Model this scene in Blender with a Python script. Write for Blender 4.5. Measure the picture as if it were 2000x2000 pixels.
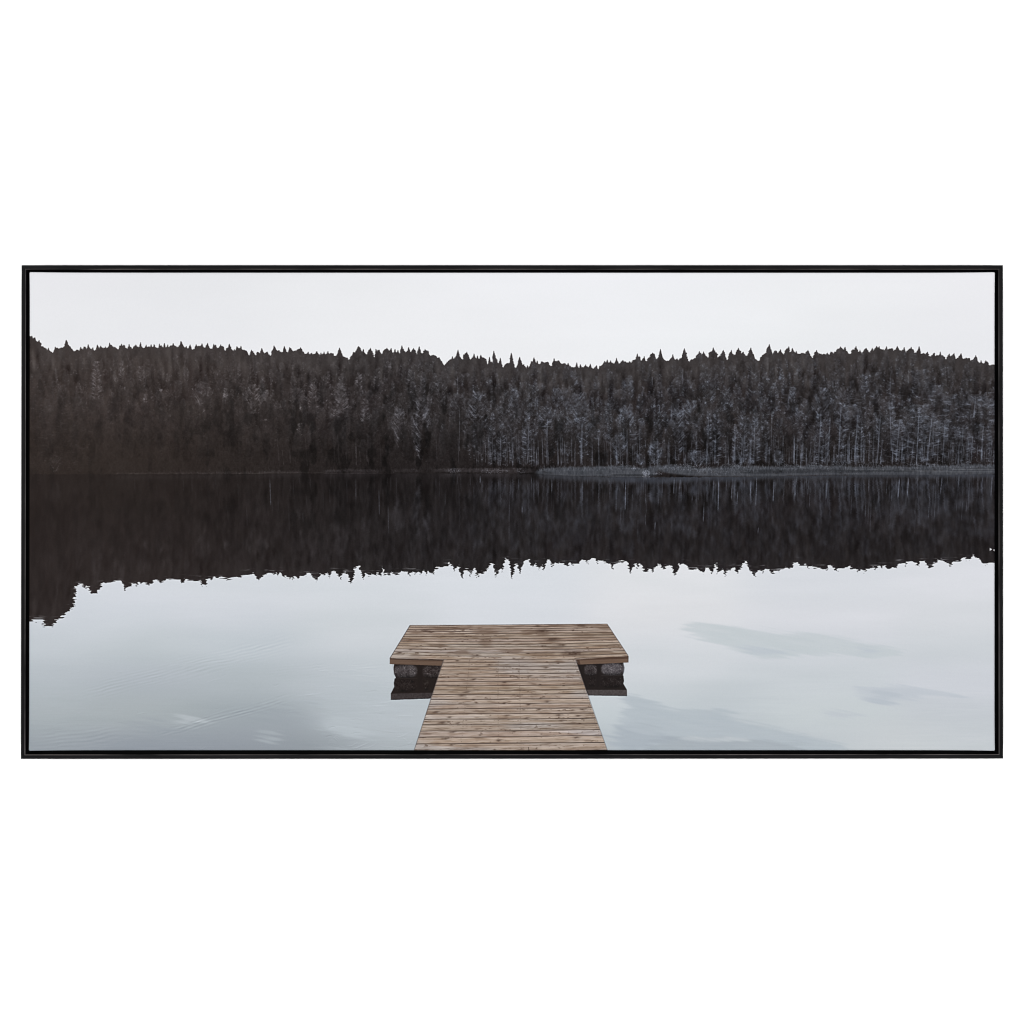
import bpy, bmesh, math
import numpy as np

S = bpy.context.scene
C = S.collection
for o in list(bpy.data.objects): bpy.data.objects.remove(o)

# ---------------------------------------------------------------- measures
U = 0.00075                 # one picture unit (1/2000 of the view's width) in metres at the frame's face
CZ = 1.5                    # height of the picture's middle on the wall
DEPTH = 0.036               # frame depth, wall to face
CAM_D = 5.0                 # camera to frame face
def wx_(X): return (X - 1000.0) * U
def wz_(Y): return CZ - (Y - 1000.0) * U

# ---------------------------------------------------------------- camera
cam_d = bpy.data.cameras.new('camera'); cam = bpy.data.objects.new('camera', cam_d); C.objects.link(cam)
cam.location = (0, -(CAM_D + DEPTH), CZ); cam.rotation_euler = (math.pi / 2, 0, 0)
cam_d.sensor_width = 36.0; cam_d.lens = 36.0 * CAM_D / (2000 * U); cam_d.clip_start = 0.1; cam_d.clip_end = 100
S.camera = cam

# ---------------------------------------------------------------- light: a dim studio and four added, unseen soft boxes thinning the frame's wall shadow, out of the picture's mirror angle
W = bpy.data.worlds.new('World'); S.world = W; W.use_nodes = True
bg = W.node_tree.nodes['Background']; bg.inputs['Color'].default_value = (1, 1, 1, 1); bg.inputs['Strength'].default_value = 0.02
def softbox(name, loc, watts, size):
    d = bpy.data.lights.new(name, 'AREA'); d.shape = 'SQUARE'; d.size = size; d.energy = watts; d.color = (1, 1, 1)
    o = bpy.data.objects.new(name, d); C.objects.link(o); o.location = loc
    v = np.array((0, -DEPTH, CZ)) - np.array(loc)
    import mathutils
    o.rotation_euler = mathutils.Vector(v).to_track_quat('-Z', 'Y').to_euler()
    return o
LW = 172.0
for nm, x, z in (('added_softbox_left', -3.6, 0), ('added_softbox_right', 3.6, 0), ('added_softbox_top', 0, 3.6), ('added_softbox_bottom', 0, -3.6)):
    softbox(nm, (x, -3.3, CZ + z), LW, 1.5)
S.view_settings.view_transform = 'Standard'; S.view_settings.look = 'None'; S.view_settings.exposure = 0.0; S.view_settings.gamma = 1.0
S.view_settings.use_curve_mapping = False
S.cycles.max_bounces = 4; S.cycles.diffuse_bounces = 2; S.cycles.use_denoising = True; S.cycles.denoiser = 'OPENIMAGEDENOISE'; S.cycles.denoising_prefilter = 'ACCURATE'; S.cycles.denoising_input_passes = 'RGB_ALBEDO_NORMAL'
S.cycles.pixel_filter_type = 'BLACKMAN_HARRIS'; S.cycles.filter_width = 1.15
INK = 0.51                  # how much of the studio's light the whitest ink on the canvas sends back

# ---------------------------------------------------------------- the print
# The picture printed on the canvas is drawn here, stroke by stroke, into an array (units: 1 = 0.75 mm of canvas).
PX0, PY0, PW, PH = 56, 530, 1888, 938
Z = 7.728                                            # scale of the traced strips

SKY_TRACE = [
 (50, 640, "66,125 100,125 110,165 140,150 150,175 175,215 205,195 212,225 240,240 238,275 280,295 310,315 335,345 345,310 360,335 390,365 408,380 420,350 440,320 447,295 462,310 485,300 500,315 525,302 548,295 565,300 580,285 585,260 598,240 600,215 613,190 628,205 640,240 652,270 675,280 695,315 715,345 740,355 765,332 785,330 800,345 818,330 832,297 845,310 865,330 878,285 900,290 920,330 938,285 945,258 962,285 985,315 1000,325 1015,305 1030,340 1050,345 1065,310 1082,265 1100,290 1112,310 1132,280 1150,300 1175,315 1203,292 1225,310 1245,285 1265,262 1268,235 1278,255 1305,262 1330,300 1355,290 1380,315 1405,325 1412,270 1430,270 1448,250 1465,268 1480,258 1500,280 1515,305 1535,315 1550,290 1562,255 1570,290 1590,295 1615,320 1628,285 1650,260 1665,248 1680,275 1705,300 1722,280 1735,228 1748,270 1780,305 1800,300 1820,265 1840,290 1860,278 1880,300 1895,260 1905,290 1932,285"),
 (290, 640, "85,258 105,285 135,310 150,285 165,250 175,275 200,265 225,315 240,240 255,280 272,300 290,262 305,290 330,275 360,265 373,240 390,265 420,290 445,300 455,265 475,260 490,207 505,220 520,255 545,300 570,285 600,320 612,285 628,262 645,290 660,325 690,320 705,285 720,258 735,275 760,275 790,280 808,243 820,275 850,300 865,275 880,265 892,238 905,270 930,320 945,315 965,325 975,280 985,252 1000,275 1015,262 1030,300 1055,310 1075,275 1090,260 1110,275 1128,275 1145,325 1165,355 1175,310 1200,295 1220,252 1240,280 1255,320 1275,350 1295,330 1320,345 1335,287 1355,305 1380,310 1395,282 1412,325 1440,340 1480,345 1500,385 1520,415 1540,365 1555,340 1580,355 1605,400 1625,415 1640,370 1655,365 1680,385 1695,330 1708,315 1725,345 1750,390 1780,370 1798,358 1815,395 1840,425 1857,415 1860,340 1880,330 1895,275 1910,290 1925,325"),
 (530, 640, "85,340 120,345 150,375 172,370 178,310 195,285 210,310 225,350 250,380 265,330 275,300 300,315 325,355 350,345 375,355 395,325 425,320 440,303 460,320 480,360 510,395 535,385 555,370 580,400 610,385 640,405 665,380 672,360 690,362 715,400 735,420 748,385 765,410 795,370 805,400 830,395 853,362 870,395 900,385 935,390 945,425 980,420 1000,385 1005,350 1028,310 1045,345 1060,385 1080,430 1110,440 1135,450 1165,475 1185,480 1192,430 1220,410 1230,375 1260,370 1280,350 1295,300 1315,285 1340,300 1358,330 1370,360 1388,330 1405,370 1425,400 1450,405 1460,350 1480,330 1497,312 1515,350 1535,390 1550,450 1565,400 1570,320 1582,330 1590,355 1605,340 1625,328 1645,365 1668,400 1690,345 1715,325 1745,312 1770,335 1790,345 1808,315 1820,350 1845,390 1855,350 1866,330 1880,370 1900,375 1910,345 1930,385"),
 (770, 640, "85,400 95,335 105,320 115,278 128,310 150,340 175,380 190,355 205,345 217,303 235,345 255,375 270,340 292,315 315,340 330,380 345,410 355,350 365,325 377,290 390,330 408,375 430,385 443,350 465,330 500,345 522,365 530,410 560,425 580,410 620,420 650,450 680,455 710,490 730,540 755,565 780,550 800,515 830,485 865,470 878,440 890,465 915,450 940,425 945,395 962,342 978,390 990,435 1015,470 1040,480 1045,415 1070,385 1095,372 1112,395 1130,450 1150,490 1170,450 1190,440 1205,400 1220,435 1235,465 1255,430 1275,470 1290,455 1307,418 1325,450 1350,450 1385,470 1400,530 1420,560 1432,520 1437,452 1450,520 1475,520 1487,525 1480,465 1490,410 1502,358 1515,405 1535,430 1530,460 1555,490 1570,540 1585,510 1600,465 1620,520 1635,580 1650,600 1670,560 1700,535 1735,540 1745,490 1760,430 1767,388 1780,440 1795,490 1810,560 1830,615 1850,580 1870,520 1893,450 1905,495"),
 (1010, 640, "62,500 85,560 105,550 125,590 145,620 155,575 175,600 195,560 215,505 235,515 253,458 268,490 285,540 303,505 325,550 345,540 375,510 410,525 450,515 480,525 495,575 525,570 530,520 545,505 557,470 575,510 600,500 630,490 650,525 670,545 695,540 725,530 750,560 770,540 795,580 835,595 860,605 885,580 900,535 912,580 935,610 955,560 970,595 1000,595 1035,563 1055,590 1080,600 1105,555 1125,590 1150,620 1180,600 1200,575 1215,615 1235,630 1245,580 1280,570 1300,545 1320,510 1340,535 1360,490 1375,530 1410,502 1440,530 1465,550 1485,500 1500,465 1515,505 1540,540 1570,515 1597,495 1615,520 1640,510 1660,535 1695,512 1720,525 1750,490 1780,475 1800,450 1815,400 1825,435 1850,425 1860,470 1880,500 1900,465 1918,440 1932,480"),
 (1250, 640, "85,505 105,500 115,465 145,455 155,405 190,382 225,400 240,455 255,480 275,440 290,390 308,332 325,375 340,430 370,490 400,500 440,495 465,460 485,450 495,410 510,455 530,485 560,470 590,490 605,460 635,450 630,415 645,380 670,320 690,370 708,375 700,410 715,440 730,490 745,520 765,490 790,475 830,460 855,415 895,362 925,390 935,405 960,367 985,420 1010,430 1025,460 1045,430 1030,385 1050,370 1080,355 1105,308 1135,345 1150,380 1175,405 1165,450 1200,430 1215,425 1225,385 1257,345 1280,375 1295,440 1310,490 1330,460 1345,400 1378,345 1400,390 1420,420 1440,395 1450,355 1485,312 1505,350 1520,345 1530,385 1560,370 1580,410 1600,430 1630,400 1640,360 1672,310 1690,360 1715,400 1740,470 1770,495 1800,495 1820,450 1850,410 1880,400 1905,370 1905,320 1930,295"),
 (1490, 640, "85,280 97,255 110,290 125,330 138,350 145,415 160,370 185,345 215,355 225,390 245,365 265,335 290,375 310,410 330,370 345,325 375,310 390,290 398,330 400,370 430,360 445,315 465,345 480,375 505,360 520,395 560,395 600,380 640,390 655,365 680,345 705,375 720,425 745,455 765,430 780,375 810,345 830,375 840,400 865,388 900,405 925,390 950,400 975,385 1000,410 1015,370 1040,368 1060,390 1085,360 1105,360 1115,325 1145,315 1170,292 1200,310 1215,330 1240,298 1255,345 1275,350 1285,390 1320,400 1340,345 1380,325 1405,285 1430,325 1440,365 1465,342 1490,385 1510,365 1525,330 1558,312 1590,345 1600,380 1630,350 1652,315 1670,345 1688,320 1715,285 1735,310 1755,288 1775,325 1810,325 1830,340 1865,290 1880,330 1930,310"),
 (1700, 640, "325,310 350,345 375,325 405,285 430,310 440,350 480,345 510,303 525,350 540,380 555,340 590,315 615,297 630,330 650,320 665,380 690,370 715,335 735,290 745,320 750,360 770,395 800,385 840,405 850,370 865,362 880,400 890,440 920,420 945,390 968,380 975,430 1000,405 1030,415 1055,370 1068,420 1100,420 1125,450 1135,485 1155,440 1190,400 1215,430 1230,420 1262,392 1275,430 1290,475 1320,450 1345,425 1368,395 1380,440 1395,465 1425,460 1440,455 1470,465 1495,458 1510,490 1555,475 1588,425 1612,450 1620,500 1640,540 1670,500 1690,530 1720,535 1742,500 1775,525 1790,565 1820,570 1845,555 1900,555"),
]
REFL_TRACE = [
 (50, 1080, "40,1030 210,1025 235,1015 285,1040 250,1055 285,1070 255,1085 300,1092 430,1085 450,1045 460,1020 560,990 530,985 560,960 580,920 600,885 660,850 720,800 725,760 765,705 725,690 745,660 715,630 750,600 735,570 755,550 760,500 790,475 850,470 875,520 900,540 910,515 940,520 965,570 975,600 1010,612 1080,605 1090,560 1140,540 1135,480 1160,450 1290,450 1350,440 1440,430 1465,490 1490,555 1510,550 1510,515 1580,500 1595,455 1650,455 1670,500 1680,460 1710,430 1740,465 1770,425 1800,455 1860,470 1925,445"),
 (290, 1060, "75,570 120,565 185,600 240,580 255,550 310,565 380,560 470,565 495,605 540,605 545,545 600,570 680,575 775,570 795,630 810,610 855,625 870,560 915,530 935,575 950,580 965,530 1000,515 1020,540 1110,535 1180,555 1270,540 1330,510 1350,525 1400,515 1410,485 1500,475 1590,465 1600,500 1640,530 1660,565 1680,530 1740,490 1760,470 1860,460 1880,450 1890,470 1930,450"),
 (530, 1060, "85,470 95,500 135,440 160,480 185,520 205,485 240,520 280,540 305,520 325,560 345,515 385,515 405,550 430,505 520,495 530,465 585,460 600,505 640,535 675,575 690,540 715,500 740,465 770,470 790,490 825,440 850,480 870,520 890,440 930,405 960,420 975,460 1010,490 1035,540 1055,480 1100,445 1140,470 1170,510 1165,570 1200,600 1220,560 1245,500 1250,440 1240,390 1290,370 1310,350 1330,380 1345,430 1370,480 1380,540 1395,490 1415,455 1445,495 1495,500 1510,465 1570,490 1600,455 1640,490 1665,430 1675,365 1685,410 1695,480 1730,460 1780,480 1795,430 1830,470 1880,490 1930,470"),
 (770, 1060, "85,455 110,430 150,435 200,430 215,470 228,500 240,460 275,435 320,470 345,425 385,470 440,410 460,450 470,480 500,420 540,455 590,460 615,390 700,370 815,345 830,290 845,300 850,335 885,345 905,415 930,380 955,350 985,390 985,440 1010,480 1022,535 1040,480 1055,420 1090,405 1125,430 1150,485 1170,420 1190,395 1215,400 1230,480 1250,520 1270,470 1340,460 1385,430 1410,390 1430,350 1445,310 1490,320 1505,400 1520,470 1537,510 1555,450 1590,390 1620,420 1645,380 1650,300 1690,235 1720,260 1740,320 1750,400 1770,450 1773,520 1800,440 1820,340 1835,285 1855,335"),
 (1010, 1060, "5,330 15,380 40,450 65,390 85,320 110,290 130,250 165,245 190,300 200,350 245,360 265,310 290,350 330,385 370,345 395,405 420,350 430,280 465,250 500,260 510,320 535,360 555,290 575,280 605,320 640,280 690,300 720,345 775,345 800,300 830,330 920,320 950,270 990,240 1030,270 1060,300 1090,265 1130,240 1175,250 1210,290 1245,265 1330,290 1370,320 1410,330 1430,385 1440,335 1490,325 1550,280 1660,290 1670,360 1700,380 1710,450 1725,400 1750,380 1765,320 1800,320 1815,370 1840,320 1890,345 1905,430"),
 (1250, 1060, "55,430 100,435 115,405 140,395 165,420 180,435 200,405 245,370 265,310 300,320 325,375 370,400 395,345 450,320 475,345 490,400 510,440 520,480 550,465 580,400 585,345 580,310 610,330 650,310 705,335 700,370 740,410 800,410 850,385 880,420 905,440 955,455 980,400 1010,365 1045,390 1060,430 1085,455 1110,400 1120,340 1140,315 1160,370 1175,460 1200,430 1235,400 1265,440 1275,485 1300,440 1370,420 1390,370 1415,350 1440,385 1440,440 1470,460 1500,400 1530,370 1550,300 1583,260 1610,310 1630,370 1650,410 1690,420 1700,485 1725,500 1750,450 1790,405 1845,445 1860,395 1930,400"),
 (1490, 1060, "82,395 105,430 120,470 155,465 170,425 230,440 270,410 340,375 400,385 440,365 470,310 530,290 545,340 570,335 600,325 640,330 680,370 690,390 700,350 735,345 760,370 810,380 880,390 960,400 1000,340 1030,325 1050,370 1110,420 1140,385 1200,390 1290,385 1305,340 1330,395 1400,400 1440,430 1470,405 1540,425 1570,400 1640,395 1665,370 1700,410 1740,365 1770,355 1800,375 1840,350 1880,390 1930,385"),
 (1700, 1060, "320,370 390,380 410,320 460,310 500,315 525,350 545,290 590,280 640,290 690,310 715,355 740,310 765,270 830,280 855,340 880,375 930,370 945,310 1010,290 1030,260 1090,260 1110,300 1180,310 1190,360 1215,355 1240,285 1340,285 1380,240 1420,230 1445,260 1500,250 1530,210 1560,175 1585,220 1610,240 1670,265 1690,310 1740,330 1780,295 1900,290"),
]

def trace(strips):
    out = []
    for x0, y0, s in strips:
        for p in s.split():
            a, b = p.split(',')
            out.append((x0 + float(a) / Z, y0 + float(b) / Z))
    return out

SKYLINE = trace(SKY_TRACE)
REFLINE = trace(REFL_TRACE)

def sstep(a, b, x):
    t = np.clip((x - a) / (b - a), 0, 1)
    return t * t * (3 - 2 * t)

def vnoise(rng, cx, cy, w=PW, h=PH, x0=0.0):
    """smooth value noise in 0..1 with cells of cx by cy"""
    gw, gh = int(w / cx) + 4, int(h / cy) + 4
    g = rng.random((gh, gw)).astype(np.float32)
    ox, oy = rng.random(), rng.random()
    xs = np.arange(w) / cx + ox; ys = np.arange(h) / cy + oy
    xi = xs.astype(int); yi = ys.astype(int)
    fx = (xs - xi).astype(np.float32); fy = (ys - yi).astype(np.float32)
    fx = fx * fx * (3 - 2 * fx); fy = fy * fy * (3 - 2 * fy)
    rows = g[:, xi] * (1 - fx) + g[:, xi + 1] * fx
    return rows[yi] * (1 - fy)[:, None] + rows[yi + 1] * fy[:, None]

def fnoise(rng, cx, cy, n=3, **k):
    a = 1.0; s = 0; t = 0
    for i in range(n):
        s = s + a * vnoise(rng, max(cx / 2 ** i, 1), max(cy / 2 ** i, 1), **k); t += a; a *= 0.55
    return s / t

def blur1(a, s, axis):
    if s <= 0: return a
    r = max(1, int(s * 2.6)); k = np.exp(-0.5 * (np.arange(-r, r + 1) / s) ** 2); k /= k.sum()
    pad = [(0, 0)] * a.ndim; pad[axis] = (r, r)
    p = np.pad(a, pad, mode='edge'); out = np.zeros_like(a); n = a.shape[axis]
    for i, kv in enumerate(k):
        sl = [slice(None)] * a.ndim; sl[axis] = slice(i, i + n)
        out += np.float32(kv) * p[tuple(sl)]
    return out

def blur(a, sx, sy):
    return blur1(blur1(a, sx, 1), sy, 0)

def polymask(pts, ss=4):
    """antialiased coverage of a polygon given in picture units"""
    P = np.array(pts, float); P[:, 0] -= PX0; P[:, 1] -= PY0
    cov = np.zeros((PH, PW + 1), np.float32)
    a = P; b = np.roll(P, -1, 0)
    y0 = max(0, int(np.floor(P[:, 1].min()))); y1 = min(PH, int(np.ceil(P[:, 1].max())) + 1)
    for y in range(y0, y1):
        for k in range(ss):
            yy = y + (k + 0.5) / ss
            m = ((a[:, 1] <= yy) & (b[:, 1] > yy)) | ((b[:, 1] <= yy) & (a[:, 1] > yy))
            if not m.any(): continue
            xs = np.sort(a[m, 0] + (yy - a[m, 1]) / (b[m, 1] - a[m, 1]) * (b[m, 0] - a[m, 0]))
            for q in range(0, len(xs) - 1, 2):
                l, r = max(0.0, xs[q]), min(float(PW), xs[q + 1])
                if r <= l: continue
                il, ir = int(l), int(r)
                if il == ir: cov[y, il] += (r - l) / ss
                else:
                    cov[y, il] += (il + 1 - l) / ss
                    cov[y, il + 1:ir] += 1.0 / ss
                    cov[y, ir] += (r - ir) / ss
    return np.clip(cov[:, :PW], 0, 1)

def splat(buf, x, y, w):
    """soft dots: bilinear add at array coordinates"""
    x = np.asarray(x, float).ravel() - 0.5; y = np.asarray(y, float).ravel() - 0.5
    if not x.size: return
    ox, oy = max(0, int(x.min()) - 1), max(0, int(y.min()) - 1)
    buf = buf[oy:max(oy, int(y.max()) + 3), ox:max(ox, int(x.max()) + 3)]; x = x - ox; y = y - oy
    h, wd = buf.shape
    if h == 0 or wd == 0: return
    w = np.broadcast_to(w, x.shape).ravel() if np.ndim(w) == 0 else np.asarray(w, float).ravel()
    xi = np.floor(x).astype(int); yi = np.floor(y).astype(int); fx = x - xi; fy = y - yi
    for dx, wx in ((0, 1 - fx), (1, fx)):
        for dy, wy in ((0, 1 - fy), (1, fy)):
            X = xi + dx; Y = yi + dy; ok = (X >= 0) & (X < wd) & (Y >= 0) & (Y < h)
            buf += np.bincount(Y[ok] * wd + X[ok], (w * wx * wy)[ok], h * wd).reshape(h, wd).astype(np.float32)

def mix(img, col, a):
    return img + (np.asarray(col, np.float32) - img) * a[..., None]

def colour_field(pts, sig):
    """smooth colour field through scattered samples (x, y, r, g, b)"""
    P = np.array(pts, float); gx = np.linspace(PX0, PX0 + PW, 96); gy = np.linspace(PY0, PY0 + PH, 96)
    GX, GY = np.meshgrid(gx, gy); num = 0; den = 0
    for x, y, *c in P:
        w = np.exp(-(((GX - x) / sig[0]) ** 2 + ((GY - y) / sig[1]) ** 2)) + 1e-9
        num = num + w[..., None] * np.array(c); den = den + w
    F = (num / den[..., None]).astype(np.float32)
    xs = np.linspace(0, 95, PW); ys = np.linspace(0, 95, PH)
    xi = np.minimum(xs.astype(int), 94); yi = np.minimum(ys.astype(int), 94)
    fx = (xs - xi)[None, :, None]; fy = (ys - yi)[:, None, None]
    R = F[:, xi] * (1 - fx) + F[:, xi + 1] * fx
    return (R[yi] * (1 - fy) + R[yi + 1] * fy).astype(np.float32)

SHORE_X = [40, 220, 450, 700, 900, 1000, 1100, 1270, 1330, 1500, 1640, 1960]
SHORE_Y = [929, 927, 924, 921, 920, 921, 923, 925.5, 924, 921, 920, 918]

# trees that stand out in the print: x, top, bottom, half width, brightness, kind
TREES = """188 705 818 16 .50 s|238 702 765 8 .38 s|276 715 768 15 .40 s|284 770 820 9 .5 s|314 760 800 9 .5 s|396 745 803 19 .42 r|441 758 797 9 .5 s|494 750 828 16 .62 r
107 888 922 14 .13 r|168 845 862 9 .28 r|67 712 735 9 .3 r|150 786 796 7 .3 r|515 762 825 17 .55 r|583 758 802 13 .62 r|612 735 828 15 .5 s|666 742 848 25 .55 s|701 728 778 12 .45 s
738 715 775 12 .33 s|714 778 866 15 .42 s|587 826 882 8 .33 r|780 798 874 16 .58 r|822 778 898 19 .68 r|802 722 770 14 .33 s|865 828 872 8 .48 s|897 768 835 18 .45 r|933 765 888 21 .62 r
962 808 908 11 .55 s|980 822 908 12 .5 s|1005 760 850 13 .55 r|1003 735 790 10 .40 s|1030 805 908 15 .6 s|1067 798 860 17 .62 p|1086 758 808 12 .45 r|1130 770 868 26 .58 r|1135 815 890 20 .6 p|1175 838 886 13 .62 p
1225 738 795 13 .52 r|1222 792 866 17 .75 r|1210 845 906 14 .55 r|1280 862 907 13 .78 b|1322 800 900 19 .68 r|1352 782 842 22 .66 r|1364 880 909 22 .75 b|1346 742 785 13 .45 s|1311 756 795 9 .5 p
1384 808 904 11 .58 s|1400 800 904 12 .5 s|1437 828 898 10 .52 s|1452 800 905 13 .45 s|1475 808 905 13 .55 s|1490 776 835 15 .5 r|1495 728 790 13 .45 s|1527 726 770 12 .4 s|1548 756 820 12 .58 s|1560 790 872 13 .48 s
1605 756 850 19 .58 r|1600 790 908 12 .55 s|1625 778 850 10 .5 s|1645 786 905 14 .62 p|1663 790 860 26 .5 h|1680 800 905 10 .5 s|1688 730 790 17 .42 s|1720 806 905 11 .5 p|1740 786 880 16 .5 s
1757 820 908 18 .62 h|1735 840 880 22 .55 h|1790 790 908 22 .6 h|1818 806 908 22 .62 h|1800 722 792 18 .38 h|1830 752 815 20 .42 h|1860 770 850 22 .45 h|1855 830 905 20 .55 h|1885 835 908 20 .55 h|1880 800 850 20 .42 h
1906 770 850 28 .48 h|1925 778 850 24 .5 h|1925 840 905 16 .45 h|1520 880 910 10 .5 b|1640 890 912 16 .5 b|1440 890 910 14 .55 b|1250 885 908 9 .55 b|1470 760 812 14 .45 r|1420 760 812 13 .4 r|1385 745 800 14 .38 r
1250 770 830 11 .32 s|1290 765 840 12 .35 s|1255 820 880 12 .42 s|1285 820 870 11 .34 s|860 745 800 13 .3 r|955 735 800 12 .3 s|1045 745 800 14 .34 s|1120 725 775 15 .34 s|1165 735 790 14 .28 s""".replace("\n", "|")

# bright trunks: x top, y top, x bottom, y bottom, brightness
TRUNKS = """695 857 696 908 .4|566 875 567 905 .28|894 732 894 770 .5|898 790 897 880 .4|1069 815 1068 905 .8|1137 820 1136 900 .7|1116 850 1117 903 .45|1033 830 1030 905 .65|978 850 977 910 .6|962 850 961 905 .5|1002 860 1002 908 .55
1046 775 1045 800 .6|1049 776 1049 812 .5|1334 718 1333 750 .45|1311 788 1311 822 .65|1288 792 1288 806 .7|1274 735 1274 752 .5|1250 830 1249 905 .5|1260 858 1261 874 .55|1225 835 1224 905 .6|1218 835 1219 860 .6|1384 812 1382 890 .62|1397 850 1397 895 .55
1436 840 1434 898 .75|1454 830 1452 903 .45|1475 815 1472 903 .72|1382 880 1380 905 .6|1604 800 1599 908 .65|1622 812 1617 890 .65|1643 785 1638 890 .75|1568 860 1564 905 .45|1677 790 1669 902 .65|1683 820 1681 900 .5
1720 811 1713 900 .8|1738 786 1741 880 .65|1758 815 1750 902 .9|1796 793 1790 908 .85|1821 810 1810 908 .85|1824 830 1822 895 .5|1846 820 1841 902 .6|1881 840 1877 903 .65|1906 772 1902 815 .75|1921 825 1916 900 .55|1917 875 1917 897 .95
1660 860 1659 902 .5|1707 845 1705 902 .55|1763 870 1761 900 .5|1785 860 1780 905 .5|1540 770 1539 800 .5|1552 850 1551 905 .45|1739 730 1739 770 .3|1775 720 1774 750 .3|1900 850 1897 900 .4|1508 800 1506 880 .35""".replace("\n", "|")

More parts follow.
